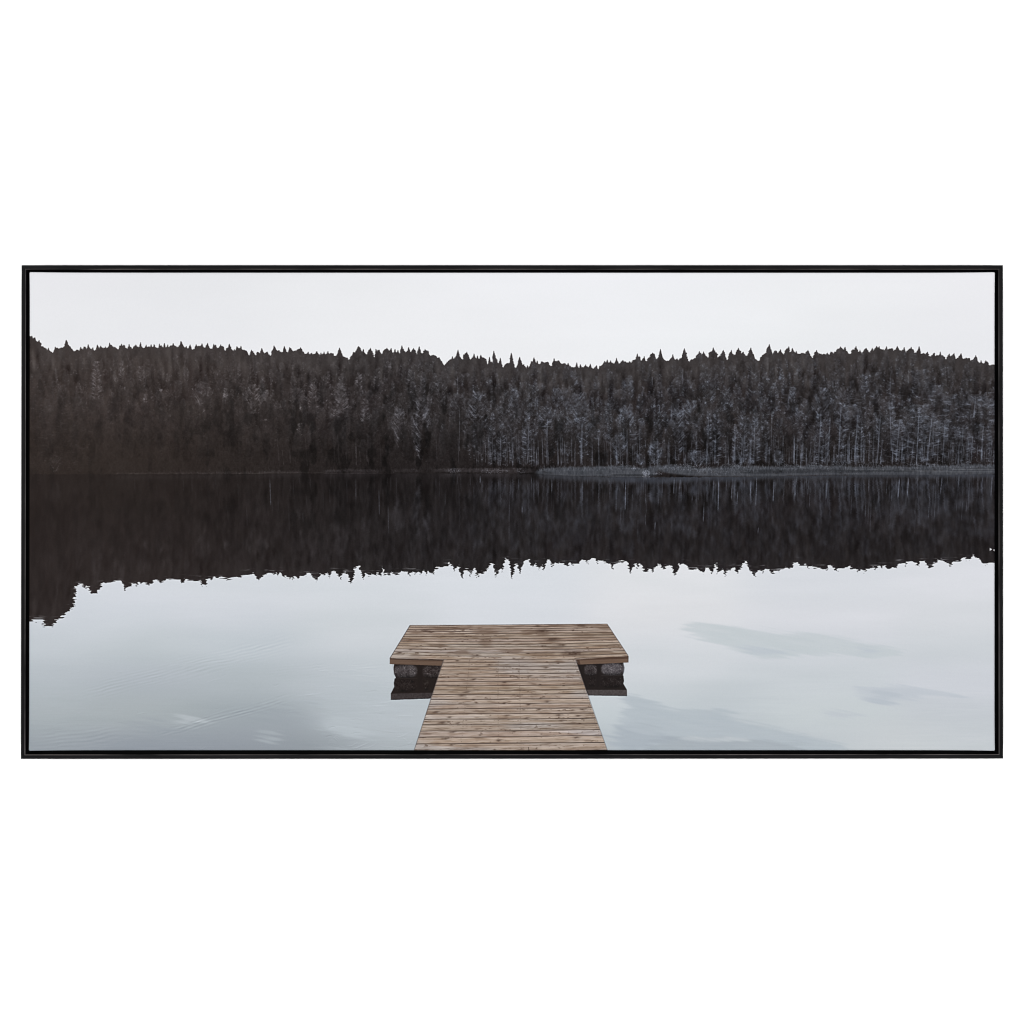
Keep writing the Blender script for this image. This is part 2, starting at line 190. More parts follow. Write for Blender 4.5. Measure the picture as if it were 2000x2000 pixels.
def paint():
    rng = np.random.default_rng(11)
    gx = np.arange(PW) + PX0 + 0.5; gy = np.arange(PH) + PY0 + 0.5
    X, Y = np.meshgrid(gx, gy); X = X.astype(np.float32); Y = Y.astype(np.float32)
    N = lambda cx, cy, n=3: fnoise(rng, cx, cy, n)

    # --- sky
    sky = colour_field([(80, 540, 232, 232, 236), (350, 560, 230, 231, 234), (700, 560, 236, 237, 240), (1000, 560, 239, 240, 244), (1300, 560, 240, 241, 245), (1600, 560, 238, 239, 242), (1900, 560, 236, 236, 240),
                        (80, 650, 233, 234, 237), (350, 640, 234, 235, 239), (700, 650, 237, 238, 241), (1000, 660, 238, 239, 242), (1300, 640, 237, 239, 242), (1600, 640, 235, 237, 240), (1900, 660, 234, 235, 239)], (200, 80))
    sky += ((N(260, 60, 3) - .5) * 5)[..., None]

    # --- forest mask
    sx = np.array([p[0] for p in SKYLINE]); sy = np.array([p[1] for p in SKYLINE])
    shore = np.interp(gx, SHORE_X, SHORE_Y)
    fm = polymask([(40, 656)] + SKYLINE + [(1960, 935), (40, 935)])
    # needles: break the traced edge up at the scale of twigs
    d = vnoise(rng, 2.2, 2.0) - .5; e = vnoise(rng, 1.6, 3.5) - .5
    fs = blur(fm, .9, .9)
    sp_ = np.zeros((PH, PW), np.float32)
    for i in range(1, len(SKYLINE) - 1):
        x, y = SKYLINE[i]; yl, yr = SKYLINE[i - 1][1], SKYLINE[i + 1][1]
        pr = min(yl - y, yr - y)
        if pr < 1.6: continue
        hgt = min(16, 5 + pr * 1.3); q = np.arange(-.6 - .08 * pr, hgt, .35)
        wd = .25 + np.maximum(q + 1, 0) * .27 * (.62 + .5 * ((q * (.36 + .1 * rng.random()) + rng.random()) % 1)) * rng.uniform(.75, 1.2)
        for yy_, w_ in zip(q, wd):
            w1, w2 = w_ * rng.uniform(.6, 1.25), w_ * rng.uniform(.6, 1.25); xs_ = np.arange(x - w1, x + w2 + .3, .4)
            splat(sp_, xs_ - PX0, np.full(len(xs_), y + yy_ + .3 * rng.random()) - PY0, .16)
    near = np.clip(5 * fs * (1 - fs), 0, 1)
    fm = np.clip(np.clip((fs - .5 + (d * 1.15 + e * .9) * near) * 2.6 + .5, 0, 1) * .65 + fm * .35, 0, 1)
    fm = np.maximum(np.where(fs > .995, 1, fm), np.clip(sp_, 0, 1))

    # --- forest: base tone
    depth = np.clip((Y - np.interp(gx, sx, sy)[None, :]) / 230, 0, 1.2)
    xr = sstep(150, 880, X)
    top = np.array([69, 62, 60]) * (1 - xr[..., None]) + np.array([62, 58, 58]) * xr[..., None]
    mid = np.array([59, 52, 50]) * (1 - xr[..., None]) + np.array([46, 42, 42]) * xr[..., None]
    low = np.array([51, 44, 41]) * (1 - xr[..., None]) + np.array([36, 32, 32]) * xr[..., None]
    t = sstep(0, .35, depth)[..., None]; u = sstep(.4, 1, depth)[..., None]
    F = top * (1 - t) + mid * t; F = F * (1 - u) + low * u
    F = F + ((N(50, 60, 3) - .5) * 8 + (N(5, 9, 2) - .5) * 6 + (N(2.3, 3, 2) - .5) * 9)[..., None] * (0.65 + .35 * xr[..., None])
    F = F.astype(np.float32)

    # --- forest: trees, back to front
    for i in range(900):
        x = rng.uniform(50, 1950); y = float(np.interp(x, sx, sy)) + rng.uniform(2, 60); w_, h_ = rng.uniform(2.5, 5.5), rng.uniform(9, 22)
        a0, a1, b0, b1 = int(max(0, x - 14 - PX0)), int(min(PW, x + 14 - PX0)), int(max(0, y - 26 - PY0)), int(min(PH, y + 26 - PY0))
        if a1 <= a0: continue
        e = np.exp(-(((gx[a0:a1] - x) / w_) ** 2)[None, :] - (((gy[b0:b1] - y - 4) / h_) ** 2)[:, None])
        F[b0:b1, a0:a1] += (e * rng.normal(0, 5.5))[..., None]
    L = np.zeros((PH, PW), np.float32)      # light on twigs
    D = np.ones((PH, PW), np.float32)       # dark between crowns
    TL = np.zeros((PH, PW), np.float32)     # trunks
    T_ = np.zeros((PH, PW), np.float32)     # tone of each crown
    def tree(x, y0, y1, hw, b, kind, tone=0.0):
        H = y1 - y0; M = 4
        ax0 = int(max(0, x - hw * 1.5 - M - PX0)); ax1 = int(min(PW, x + hw * 1.5 + M - PX0)); ay0 = int(max(0, y0 - M - PY0)); ay1 = int(min(PH, y1 + M - PY0))
        if ax1 - ax0 < 3 or ay1 - ay0 < 3: return
        yy = (gy[ay0:ay1] - y0) / H; xx = np.abs(gx[ax0:ax1] - x) / hw
        def prof(t):
            t = np.clip(t, 0, 1)
            if kind == 's': return .12 + .88 * t ** .75 * (1 - .35 * t ** 6)
            if kind == 'p': return np.sqrt(np.clip(1 - (2 * np.clip(t / .62, 0, 1) - 1) ** 2, 0, 1)) * .9 + .06
            if kind == 'h': return .25 + .75 * np.sin(np.pi * np.clip(t, 0.02, .98)) ** .6
            return np.sin(np.pi * np.clip(t * .92 + .06, 0, 1)) ** .75
        cr = (xx[None, :] - prof(yy)[:, None]); inside = (yy >= 0) & (yy <= 1)
        nz = fnoise(rng, 5, 5, 2, w=ax1 - ax0, h=ay1 - ay0) - .5
        cm = np.clip(.5 - cr * 2.2 + nz * 1.8, 0, 1) * inside[:, None] * np.clip((1 - yy) * 5, 0, 1)[:, None]
        Lw = L[ay0:ay1, ax0:ax1]; Lw *= 1 - .90 * cm
        TLw = TL[ay0:ay1, ax0:ax1]; TLw *= 1 - .75 * cm
        D[ay0:ay1, ax0:ax1] *= 1 - .16 * cm * (0.25 + nz + 1.1 * np.clip(yy, 0, 1)[:, None])
        cs = np.clip(.5 - cr * 3.0 + nz * 1.5, 0, 1) * inside[:, None] * np.clip((1 - yy) * 3, 0, 1)[:, None]
        tn = tone + .9 - 1.9 * np.clip(yy, 0, 1)[:, None] + 1.6 * nz - .5 * xx[None, :] ** 2 * .5
        Tw = T_[ay0:ay1, ax0:ax1]; Tw += (tn - Tw) * cs * .92
        buf = np.zeros((ay1 - ay0, ax1 - ax0), np.float32)
        n = int(H / 1.5) + 4
        t = rng.random(n) ** .9; side = np.where(rng.random(n) < .5, -1, 1); reach = prof(t) * hw * (.5 + .55 * rng.random(n)) + .6
        if kind == 's': sl = -.85 + 1.0 * t + rng.normal(0, .22, n)
        elif kind == 'h': sl = -.12 + rng.normal(0, .16, n)
        elif kind == 'p': sl = -.5 + rng.normal(0, .4, n)
        elif kind == 'b': sl = -1.2 + rng.normal(0, .7, n)
        else: sl = -1.0 + rng.normal(0, .4, n)
        yb_ = y0 + t * H - np.minimum(sl, 0) * reach * .7
        clump = .15 + 1.7 * rng.random(n) ** 2.2
        q = np.linspace(.12, 1, 14)[None, :]; cv = (-.25 if kind != 'h' else -.08)
        bx = x + side[:, None] * reach[:, None] * q; by = yb_[:, None] + reach[:, None] * (sl[:, None] * q + cv * q ** 2)
        splat(buf, bx - PX0 - ax0, by - PY0 - ay0, (b * .42 * clump * reach / 14)[:, None] * (.5 + .7 * q))
        m = 6; k_ = rng.random((n, m)) * .75 + .25
        tx_ = x + side[:, None] * reach[:, None] * k_; ty_ = yb_[:, None] + reach[:, None] * (sl[:, None] * k_ + cv * k_ ** 2)
        an = np.arctan2(sl, side)[:, None] + rng.normal(0, .75, (n, m)); ln = rng.uniform(1.2, 4.2, (n, m)) * (.55 + hw / 26)
        g_ = np.linspace(0, 1, 6)[None, None, :]
        lum = b * clump[:, None] * (.25 + 1.2 * rng.random((n, m)) ** 2)
        splat(buf, (tx_[..., None] + np.cos(an)[..., None] * ln[..., None] * g_) - PX0 - ax0, (ty_[..., None] + np.sin(an)[..., None] * ln[..., None] * g_) - PY0 - ay0, (lum * ln / 6)[..., None] * (1 - .4 * g_) * .5)
        if kind == 'b' or b > .3:             # glints
            m = int(H * hw * .06); tt = rng.random(m); pp = prof(tt) * hw
            splat(buf, x + (rng.random(m) * 2 - 1) * pp - PX0 - ax0, y0 + tt * H - PY0 - ay0, b * .55 * rng.random(m) ** 2)
        # soft bulk of lit needles
        buf += cm * np.float32(b * .34) * (.3 + 1.3 * (nz + .5)) * (1.15 - .75 * np.clip(yy, 0, 1)[:, None])
        Lw += buf
    def trunk(x0, y0, x1, y1, b, w=.9, to=None):
        n = int(abs(y1 - y0) * 2.2) + 4; s = np.linspace(0, 1, n)
        br = np.interp(s, np.linspace(0, 1, max(4, n // 7)), rng.random(max(4, n // 7)) ** 1.2)
        fade = np.clip(s * 6, 0, 1)
        for k in range(3):
            splat(TL if to is None else to, x0 + (x1 - x0) * s + rng.normal(0, .22, n) + (k - 1) * w * .45 - PX0, y0 + (y1 - y0) * s - PY0, b * .42 * (.35 + .8 * br) * fade * (1, .8, .55)[k])

    skyf = lambda x: np.interp(x, sx, sy)
    # filler trees over the whole hillside
    fill = []
    for i in range(2300):
        x = rng.uniform(50, 1950); v = rng.random()
        ys = skyf(x); H = rng.uniform(34, 66) * (.5 + .75 * v)
        yb = ys + 20 + v * (904 - ys - 16)
        kr = float(np.interp(x, [50, 450, 800, 1000, 1300, 1950], [.07, .11, .16, .2, .25, .26]))
        hb = float(np.interp(v, [0, .3, .6, .85, 1], [.35, .6, 1, 1.05, .85]))
        if x < 900: hb = float(np.interp(v, [0, .25, .45, .6, .8, 1], [.5, 1, 1.5, 1.0, .35, .2]))
        kind = rng.choice(['s', 's', 's', 'r', 'p']) if x < 1640 else rng.choice(['s', 's', 'h', 'r', 'h'])
        fill.append((yb, x, yb - H, rng.uniform(6, 11.5) * (.6 + .5 * v), kr * hb * rng.uniform(.2, 1.9), kind))
    for q in TREES.split('|'):
        a = q.split(); x, y0, y1, hw, b = map(float, a[:5])
        fill.append((y1, x, y0, hw, b * (1.5 if x < 760 else 1.25 if x < 960 else 1.15), a[5]))
    fill.sort()
    for yb, x, y0, hw, b, kind in fill:
        if y0 < skyf(x) - 1: y0 = skyf(x) + 1
        tree(x, y0, yb, hw, b, kind, rng.normal(0, .75))
    for q in TRUNKS.split('|'):
        trunk(*map(float, q.split()))
    # the many thin stems above the bank
    for i in range(330):
        x = rng.uniform(540, 1945) if rng.random() < .2 else rng.uniform(930, 1945)
        k = float(np.interp(x, [540, 900, 1000, 1945], [.12, .2, .38, .42])); ht = rng.uniform(12, 62); yb = np.interp(x, SHORE_X, SHORE_Y) - rng.uniform(10, 20)
        trunk(x, yb - ht, x - (x - 1300) / 640 * ht * .07 + rng.normal(0, .6), yb, k * rng.uniform(.3, 1.25), .3)
    # long bare branches on the right
    bb = np.zeros((PH, PW), np.float32)
    for i in range(360):
        x = rng.uniform(1640, 1950); y = rng.uniform(770, 902); n = 22; s = np.linspace(0, 1, n); ln = rng.uniform(8, 26) * rng.choice([-1, 1]); c = rng.normal(-1.5, 3)
        splat(bb, x + ln * s - PX0, y + c * s + rng.uniform(0, 3) * np.sin(np.pi * s) - PY0, rng.uniform(.05, .38) * (1 - .5 * s) * (.5 + .7 * rng.random(n)))
    for x, y, x1, y1, b in ((1906, 798, 1938, 784, .9), (1906, 780, 1886, 768, .6), (1757, 832, 1785, 834, .8), (1720, 838, 1745, 836, .55), (1050, 832, 1080, 833, .9), (1069, 828, 1055, 836, .8), (1069, 826, 1082, 822, .6), (1137, 856, 1150, 864, .7), (1137, 858, 1126, 850, .5), (1643, 810, 1668, 800, .5), (1935, 821, 1943, 820, .7), (1930, 767, 1943, 766, .6), (1230, 850, 1246, 848, .8), (1230, 858, 1243, 857, .8), (1436, 856, 1424, 858, .5), (1436, 856, 1449, 854, .5), (1158, 855, 1170, 857, .6)):
        n = 44; s = np.linspace(0, 1, n); splat(bb, x + (x1 - x) * s - PX0, y + (y1 - y) * s + .5 * np.sin(np.pi * s + x) - PY0, b * .42 * (1 - .4 * s) * (.6 + .6 * rng.random(n)))
    # glints low among the trunks on the right, left bushes in faint strokes
    for i in range(420):
        x = rng.uniform(56, 175); y = rng.uniform(700, 920); n = 8; s = np.linspace(0, 1, n)
        splat(bb, x + rng.uniform(3, 9) * s - PX0, y + rng.normal(0, 1.2) * s - PY0, .10 * rng.random() ** 1.6 + 0 * s)
    m = 2600; gxr = rng.uniform(930, 1943, m); gyr = rng.uniform(800, 905, m)
    splat(bb, gxr - PX0, gyr - PY0, .75 * rng.random(m) ** 3)
    L = L + bb
    lace = sstep(.2, .8, vnoise(rng, 2.0, 2.0)) * .6 + sstep(.3, .75, vnoise(rng, 5.5, 5.0)) * .6 + .42
    L = L * lace * 1.08; TL = TL * (.45 + .8 * vnoise(rng, 1.8, 6))
    F = F + (np.clip(T_, -2.2, 2.6) * (3.2 + 2.2 * xr) * (1 - .6 * sstep(.35, .6, depth) * sstep(760, 420, X)) * (.45 + .55 * sstep(0, .15, depth)))[..., None] * np.array([.96, 1.0, 1.08])
    Dn = D / np.maximum(blur(D, 40, 40), .02); F = F * (.72 + .28 * np.clip(Dn, 0, 1.7))[..., None]
    light = 1 - np.exp(-1.05 * (L + TL))
    tint = np.array([118, 115, 119]) * (1 - sstep(600, 1150, X)[..., None]) + np.array([125, 130, 141]) * sstep(600, 1150, X)[..., None]
    F = F + (tint - F * .6) * (light * .66)[..., None]
    # soft blue bulk, stronger to the right
    bl = blur(light, 2.2, 3)
    F = F + np.array([5, 10, 16], np.float32) * (bl * 1.3 * sstep(520, 1150, X))[..., None]
    # the far top is veiled
    gap = sstep(.52, .74, N(16, 34, 3)) * sstep(.12, .4, depth) * (.35 + .65 * xr)
    F = F * (1 - .30 * gap * (1 - .7 * np.clip(bl * 2.2, 0, 1)))[..., None]
    F = F * (1 - .28 * (1 - sstep(0, .18, depth))[..., None]) + np.array([62, 58, 59]) * (.28 * (1 - sstep(0, .18, depth)))[..., None]

    F = F + .30 * (F - blur(F, 7, 9)) * (.45 + .55 * xr)[..., None] - (3.0 + .5 * xr)[..., None]
    # --- bank: reeds and their pale mirror image
    def band(xs, ya, yb, soft=1.2, jit=1.0, taper=14.0):
        a = np.interp(gx, xs, ya)[None, :]; b = np.interp(gx, xs, yb)[None, :]
        j = (vnoise(rng, 2.2, 400) - .5) * 4.5 + (vnoise(rng, 12, 400) - .5) * 2.5
        j = j * jit
        return sstep(-soft, soft, Y - a + j) * sstep(-soft, soft, b - Y) * (sstep(xs[0], xs[0] + taper, gx) * (sstep(xs[-1], xs[-1] - taper, gx) if xs[-1] < 1940 else 1))[None, :]
    reed = N(3, 9, 2); reedh = N(60, 2.0, 2)
    B1 = band([1040, 1062, 1110, 1180, 1200, 1240, 1262, 1290], [920, 914, 911.5, 910, 909, 912, 914, 921], [925, 927.5, 930, 931, 932, 932.5, 931, 928], 2.2)
    B2 = band([1255, 1290, 1310, 1345, 1370, 1400, 1440, 1500, 1600, 1700, 1790, 1860, 1944], [912, 909, 908, 911, 914, 913, 909, 911, 909, 911, 909.5, 908.5, 907.5], [918, 921, 925, 929, 930, 931, 931, 931.5, 928.5, 929, 929, 929.5, 926], 2.6)
    for Bm, k in ((B1, .86), (B2, .84)):
        c = np.array([77, 80, 87])[None, None] + ((reed - .5) * 26 + (reedh - .5) * 16 + (N(1.7, 4, 1) - .5) * 16)[..., None]
        F = F + (c - F) * (blur(Bm * sstep(.04, .34, N(14, 5, 3)), 1.2, .8) * k)[..., None]
    # darker heart of the right bank, water line
    F *= 1 - (.24 * band([1440, 1500, 1640, 1800], [919, 917, 916, 918], [924, 925, 923, 921], 2.5))[..., None]
    wl = band([1190, 1260, 1300], [926.8, 927.2, 926.8], [928.3, 928.6, 928.2], .5, 0); F *= 1 - (.7 * wl)[..., None]
    for xs, y, k in (([1640, 1780], 917.5, 22), ([1740, 1860], 919.6, 20), ([1850, 1944], 916.6, 34), ([1780, 1944], 920.5, 16), ([885, 1005], 925.6, 22), ([860, 900], 925.8, 36), ([940, 1000], 919.4, 26), ([625, 745], 922.2, -14), ([220, 480], 925.6, 13), ([455, 520], 924.3, 17), ([500, 640], 922.8, 12)):
        l = band(xs, [y - .6, y - .6], [y + .6, y + .6], .5, .12) * (.3 + 1.1 * N(9, 3, 2)); F += (l * k)[..., None]
    for xs, ya, yb, k in (([220, 330, 500], [924, 922, 921], [929, 928, 927], 7), ([500, 560, 600], [921, 919, 920], [926, 927, 925], 9), ([625, 680, 745], [918.5, 915.5, 918], [927, 928, 925.5], 13), ([760, 800, 830], [917, 916, 918], [922, 922, 922], 8), ([840, 900, 1010, 1050], [915.5, 915, 914, 915], [921, 922, 925, 922], 16)):
        l = band(xs, ya, yb, 1.5, .6) * (.4 + 1.2 * N(4, 3, 2)); F += (l * k)[..., None] * np.array([1, .98, 1.05])
    G = np.zeros((PH, PW), np.float32); H_ = np.zeros((PH, PW), np.float32)
    for i in range(2400):
        x = rng.uniform(1050, 1944) if rng.random() < .85 else rng.uniform(300, 1050); yb = np.interp(x, [300, 900, 1050, 1200, 1300, 1350, 1450, 1944], [925, 919, 916, 915, 916, 918, 914, 911]) + rng.normal(0, 2.6)
        ln = rng.uniform(2, 6.5); n = 7; q = np.linspace(0, 1, n); k = .11 if x < 1050 else .26
        splat(G if rng.random() < .62 else H_, x + rng.normal(0, .8) * q - PX0, yb - ln * q - PY0, k * rng.random() * (1 - .5 * q))
    for x, y, rx_, ry_ in ((1363, 903, 24, 13), (1345, 910, 18, 7), (1278, 902, 14, 12), (1425, 908, 18, 6), (1640, 905, 20, 8), (1700, 907, 26, 6), (1222, 909, 14, 6), (1525, 905, 9, 10), (1545, 908, 16, 5), (1590, 907, 14, 6), (1780, 906, 20, 5)):
        n = 240; a = rng.uniform(3.14, 6.283, n); r = np.sqrt(rng.random(n)); bx, by = x + rx_ * r * np.cos(a), y + 5 + ry_ * 1.3 * r * np.sin(a)
        splat(H_, bx - PX0, by - PY0, .42); q = rng.random(n) < .5
        splat(G, bx[q] + 1 - PX0, by[q] - 1 - PY0, .75 * rng.random(int(q.sum())) ** 1.3)
    F = F * (1 - .55 * (1 - np.exp(-1.3 * blur(H_, .6, .6))))[..., None]
    F = F + (np.array([112, 116, 126]) - F * .7) * (1 - np.exp(-1.1 * G))[..., None]
    # bright specks in the bank at the middle, the boulder with its mirror image
    S = np.zeros((PH, PW), np.float32)
    for cx, cy, rx, ry, n, b in ((888, 919, 14, 5, 110, .3), (965, 920, 28, 5, 180, .28), (1018, 919, 10, 6, 60, .3), (1262, 924, 8, 5, 130, .55), (1262, 931, 8, 4, 100, .4), (1285, 925, 10, 3, 60, .4), (1240, 915, 8, 4, 40, .35), (1345, 912, 50, 7, 320, .3), (1420, 921, 60, 7, 260, .22), (1600, 920, 150, 6, 300, .15), (1943, 893, 7, 6, 40, .6)):
        a = rng.uniform(0, 6.283, n); r = np.sqrt(rng.random(n)); splat(S, cx + rx * r * np.cos(a) - PX0, cy + ry * r * np.sin(a) - PY0, b * rng.random(n) ** 1.5 * 2)
    F = F + (np.array([136, 140, 152]) - F * .6) * (1 - np.exp(-S * 1.1))[..., None]
    F = np.clip(F, 14, 190)

    # --- water: the sky in it
    W = colour_field([(120, 1130, 214, 218, 224), (200, 1140, 211, 215, 222), (450, 1140, 213, 217, 223), (700, 1140, 215, 219, 225), (1000, 1140, 217, 221, 227), (1300, 1140, 222, 224, 228), (1600, 1140, 216, 219, 225), (1900, 1140, 219, 221, 227),
        (80, 1200, 204, 209, 216), (200, 1200, 206, 211, 218), (450, 1200, 208, 212, 219), (700, 1200, 207, 212, 217), (1000, 1200, 212, 216, 222), (1300, 1200, 221, 222, 226), (1600, 1200, 216, 218, 224), (1900, 1200, 212, 215, 220),
        (80, 1260, 197, 203, 209), (300, 1260, 193, 200, 205), (500, 1260, 191, 199, 205), (700, 1250, 204, 209, 214), (1300, 1265, 211, 215, 220), (1600, 1265, 207, 211, 217), (1900, 1265, 204, 209, 214),
        (80, 1330, 182, 189, 195), (300, 1330, 176, 183, 190), (500, 1330, 176, 184, 189), (650, 1320, 184, 191, 197), (740, 1310, 196, 203, 208), (1250, 1325, 206, 211, 216), (1600, 1325, 201, 207, 212), (1900, 1325, 203, 207, 214),
        (80, 1400, 169, 177, 181), (300, 1395, 166, 174, 177), (500, 1400, 160, 168, 174), (700, 1400, 174, 182, 187), (790, 1400, 188, 195, 200), (1230, 1400, 196, 204, 208), (1400, 1385, 194, 201, 206), (1600, 1400, 199, 206, 209), (1900, 1400, 198, 203, 209),
        (80, 1462, 154, 161, 168), (300, 1462, 146, 153, 162), (500, 1462, 143, 150, 158), (620, 1462, 149, 156, 162), (780, 1455, 176, 183, 188), (1230, 1460, 176, 184, 190), (1400, 1462, 176, 184, 190), (1600, 1460, 190, 197, 202), (1750, 1460, 200, 205, 208), (1900, 1460, 196, 202, 206)], (110, 42))
    W += ((N(220, 34, 3) - .5) * 7)[..., None] * np.array([1.1, .9, 1.0])
    wx = (N(90, 9, 5) - .5); wy = (N(50, 6, 5) - .5)
    fb = fnoise(rng, 150, 5, 4, w=PW, h=PH + 420); sh_ = np.clip(np.arange(PH)[:, None] + 400 - (np.arange(PW)[None, :] * .2).astype(int), 0, PH + 419)
    fib = fb[sh_, np.arange(PW)[None, :]]; fb = fnoise(rng, 70, 7, 4, w=PW, h=PH + 420); fib2 = fb[sh_, np.arange(PW)[None, :]]
    def cloud(pts, col, k, s=3.0, rag=1.0, grain=.5):
        nonlocal W
        m0 = blur(polymask(pts, 2), 5 + s * 3.2, 1.6 + s * 1.1)
        e_ = 4 * m0 * (1 - m0)
        m = sstep(.22, .92, m0 + ((fib - .5) * 1.5 + wx * .9) * (.25 + e_) * (m0 > .02))
        W = mix(W, col, np.clip(blur(m, 2.5, .7), 0, 1) * k * (.72 + .56 * fib2))
    cloud([(1325, 1221), (1380, 1219), (1430, 1222), (1490, 1229), (1540, 1236), (1600, 1240), (1660, 1249), (1720, 1258), (1778, 1270), (1770, 1281), (1700, 1284), (1640, 1279), (1570, 1279), (1530, 1290), (1470, 1288), (1430, 1274), (1380, 1254), (1340, 1238)], (194, 202, 206), .8, 3)
    cloud([(1440, 1258), (1500, 1262), (1560, 1266), (1540, 1276), (1510, 1288), (1460, 1286), (1430, 1274)], (186, 194, 203), .6, 5)
    cloud([(1670, 1262), (1720, 1262), (1722, 1276), (1680, 1278)], (186, 194, 204), .6, 4)
    cloud([(1650, 1343), (1720, 1338), (1790, 1340), (1850, 1347), (1905, 1356), (1870, 1362), (1800, 1362), (1760, 1372), (1715, 1376), (1690, 1366)], (189, 196, 204), .7, 3)
    cloud([(1700, 1350), (1740, 1350), (1770, 1360), (1735, 1374), (1705, 1370)], (180, 188, 197), .6, 4)
    cloud([(1610, 1388), (1690, 1380), (1680, 1396), (1620, 1402)], (186, 193, 201), .5, 5)
    cloud([(1222, 1352), (1248, 1358), (1275, 1372), (1312, 1388), (1350, 1386), (1390, 1382), (1425, 1394), (1455, 1405), (1490, 1416), (1522, 1420), (1560, 1430), (1592, 1436), (1635, 1450), (1668, 1470), (1190, 1470), (1200, 1440), (1215, 1400)], (179, 188, 195), .85, 3)
    cloud([(1290, 1442), (1360, 1437), (1440, 1440), (1490, 1446), (1560, 1452), (1600, 1470), (1230, 1470)], (163, 171, 178), .6, 4)
    cloud([(1210, 1410), (1240, 1405), (1290, 1430), (1340, 1442), (1300, 1450), (1250, 1470), (1200, 1470), (1190, 1440)], (164, 173, 182), .55, 5)
    cloud([(1330, 1432), (1400, 1440), (1470, 1438), (1478, 1444), (1400, 1449), (1335, 1442)], (200, 206, 210), .6, 2.2)
    cloud([(1205, 1400), (1222, 1396), (1250, 1420), (1330, 1434), (1260, 1434), (1215, 1420)], (190, 198, 204), .4, 3)
    cloud([(505, 1428), (520, 1424), (545, 1426), (548, 1448), (530, 1458), (508, 1452)], (172, 180, 185), .7, 4)
    cloud([(632, 1402), (660, 1390), (690, 1400), (706, 1420), (740, 1440), (690, 1444), (650, 1432), (630, 1430)], (184, 192, 197), .75, 6)
    cloud([(700, 1362), (760, 1360), (800, 1372), (770, 1384), (710, 1380)], (190, 197, 203), .5, 6)
    cloud([(330, 1402), (370, 1396), (405, 1400), (390, 1416), (350, 1422)], (190, 197, 202), .6, 5)
    cloud([(610, 1330), (700, 1318), (790, 1330), (800, 1400), (740, 1450), (640, 1450), (600, 1400)], (184, 192, 198), .45, 12)
    cloud([(440, 1395), (560, 1375), (620, 1385), (630, 1430), (520, 1420)], (154, 162, 169), .5, 10)
    cloud([(250, 1415), (310, 1400), (340, 1420), (420, 1440), (300, 1445)], (150, 158, 166), .4, 8)
    # ripples: trains of fine wavelets, then drifting slicks
    ph = N(80, 40, 3) * 9
    def train(x0, y0, x1, y1, hw, wl, amp):
        nonlocal W
        dx, dy = x1 - x0, y1 - y0; ln = math.hypot(dx, dy); ux, uy = dx / ln, dy / ln
        al = (X - x0) * ux + (Y - y0) * uy; ac = -(X - x0) * uy + (Y - y0) * ux
        env = np.exp(-(ac / hw) ** 2) * sstep(-30, 60, al) * sstep(-30, 60, ln - al)
        W += (np.sin(ac * 6.283 / wl + ph + .012 * al) * env * amp * (N(40, 6, 2) * 2 - .3) * 1.5)[..., None] * np.ones(3, np.float32)
    train(170, 1352, 380, 1300, 14, 6, 4.0); train(300, 1322, 560, 1258, 16, 6.5, 4.5); train(320, 1432, 560, 1366, 8, 6, 8); train(70, 1450, 240, 1432, 22, 8, 3); train(520, 1316, 760, 1300, 16, 6, 1.1)
    Wl = np.zeros((PH, PW), np.float32); Wd = np.zeros((PH, PW), np.float32)
    def stroke(x0, y0, x1, y1, sag, amp, to=None):
        n = int(math.hypot(x1 - x0, y1 - y0) * 2.5) + 6; q = np.linspace(0, 1, n); e = np.sin(np.pi * q) ** .8 * amp
        px, py = x0 + (x1 - x0) * q, y0 + (y1 - y0) * q + sag * 4 * q * (1 - q) + .5 * np.sin(q * 9 + x0)
        splat(Wl if to is None else to, px - PX0, py - PY0, e * .4); splat(Wd, px - PX0, py + 2.1 - PY0, e * .32)
    for k in range(4): stroke(650 + k * 1.5, 1441 - k * 1.5, 662 + k * 3, 1452 - k, -4 - k, 16 - 3 * k)
    for k in range(3): stroke(641, 1446 + k * 2.5, 658, 1449 + k * 2, -2, 10)
    for a_ in ((684, 1461, 722, 1448, 3, 20), (676, 1457, 700, 1449, 2, 14), (700, 1462, 738, 1450, 3, 12), (640, 1420, 657, 1420, -.5, -18), (634, 1438, 650, 1436, 0, -16), (686, 1432, 706, 1430, 0, -14), (690, 1421, 700, 1421, 0, -8), (730, 1424, 800, 1428, 5, -10), (770, 1400, 812, 1400, -3, 8), (770, 1440, 800, 1430, 2, 12), (785, 1437, 795, 1446, 1, 10), (796, 1452, 806, 1446, 1, 12), (740, 1455, 775, 1458, 2, 8), (720, 1380, 765, 1378, -1, 9), (740, 1373, 770, 1371, -1, 9), (700, 1392, 760, 1386, 1, 6), (595, 1357, 615, 1355, 0, 10), (575, 1360, 640, 1352, 0, 8), (560, 1390, 590, 1388, 0, 6), (690, 1305, 740, 1303, 0, 10), (665, 1309, 700, 1308, 0, 8), (680, 1318, 750, 1320, 1, 7), (735, 1340, 770, 1344, 0, 5)): stroke(*a_)
    for i in range(130):
        x = rng.uniform(600, 800) if rng.random() < .6 else rng.uniform(60, 600); y = rng.uniform(1290, 1462); ln = rng.uniform(8, 34)
        stroke(x, y, x + ln, y - ln * (.2 if x < 600 else 0) + rng.normal(0, 1), rng.normal(0, 1), rng.normal(0, 4.5))
    for i in range(90):                       # the bright train at lower left
        o_ = rng.normal(0, 1); x = 335 + 70 * rng.random() + rng.random() * 60; y = 1424 - (x - 335) * .30 + o_ * 5; ln = rng.uniform(12, 40)
        stroke(x, y, x + ln, y - ln * .30, .5, rng.normal(1, 7) * math.exp(-abs(x - 370) / 60))
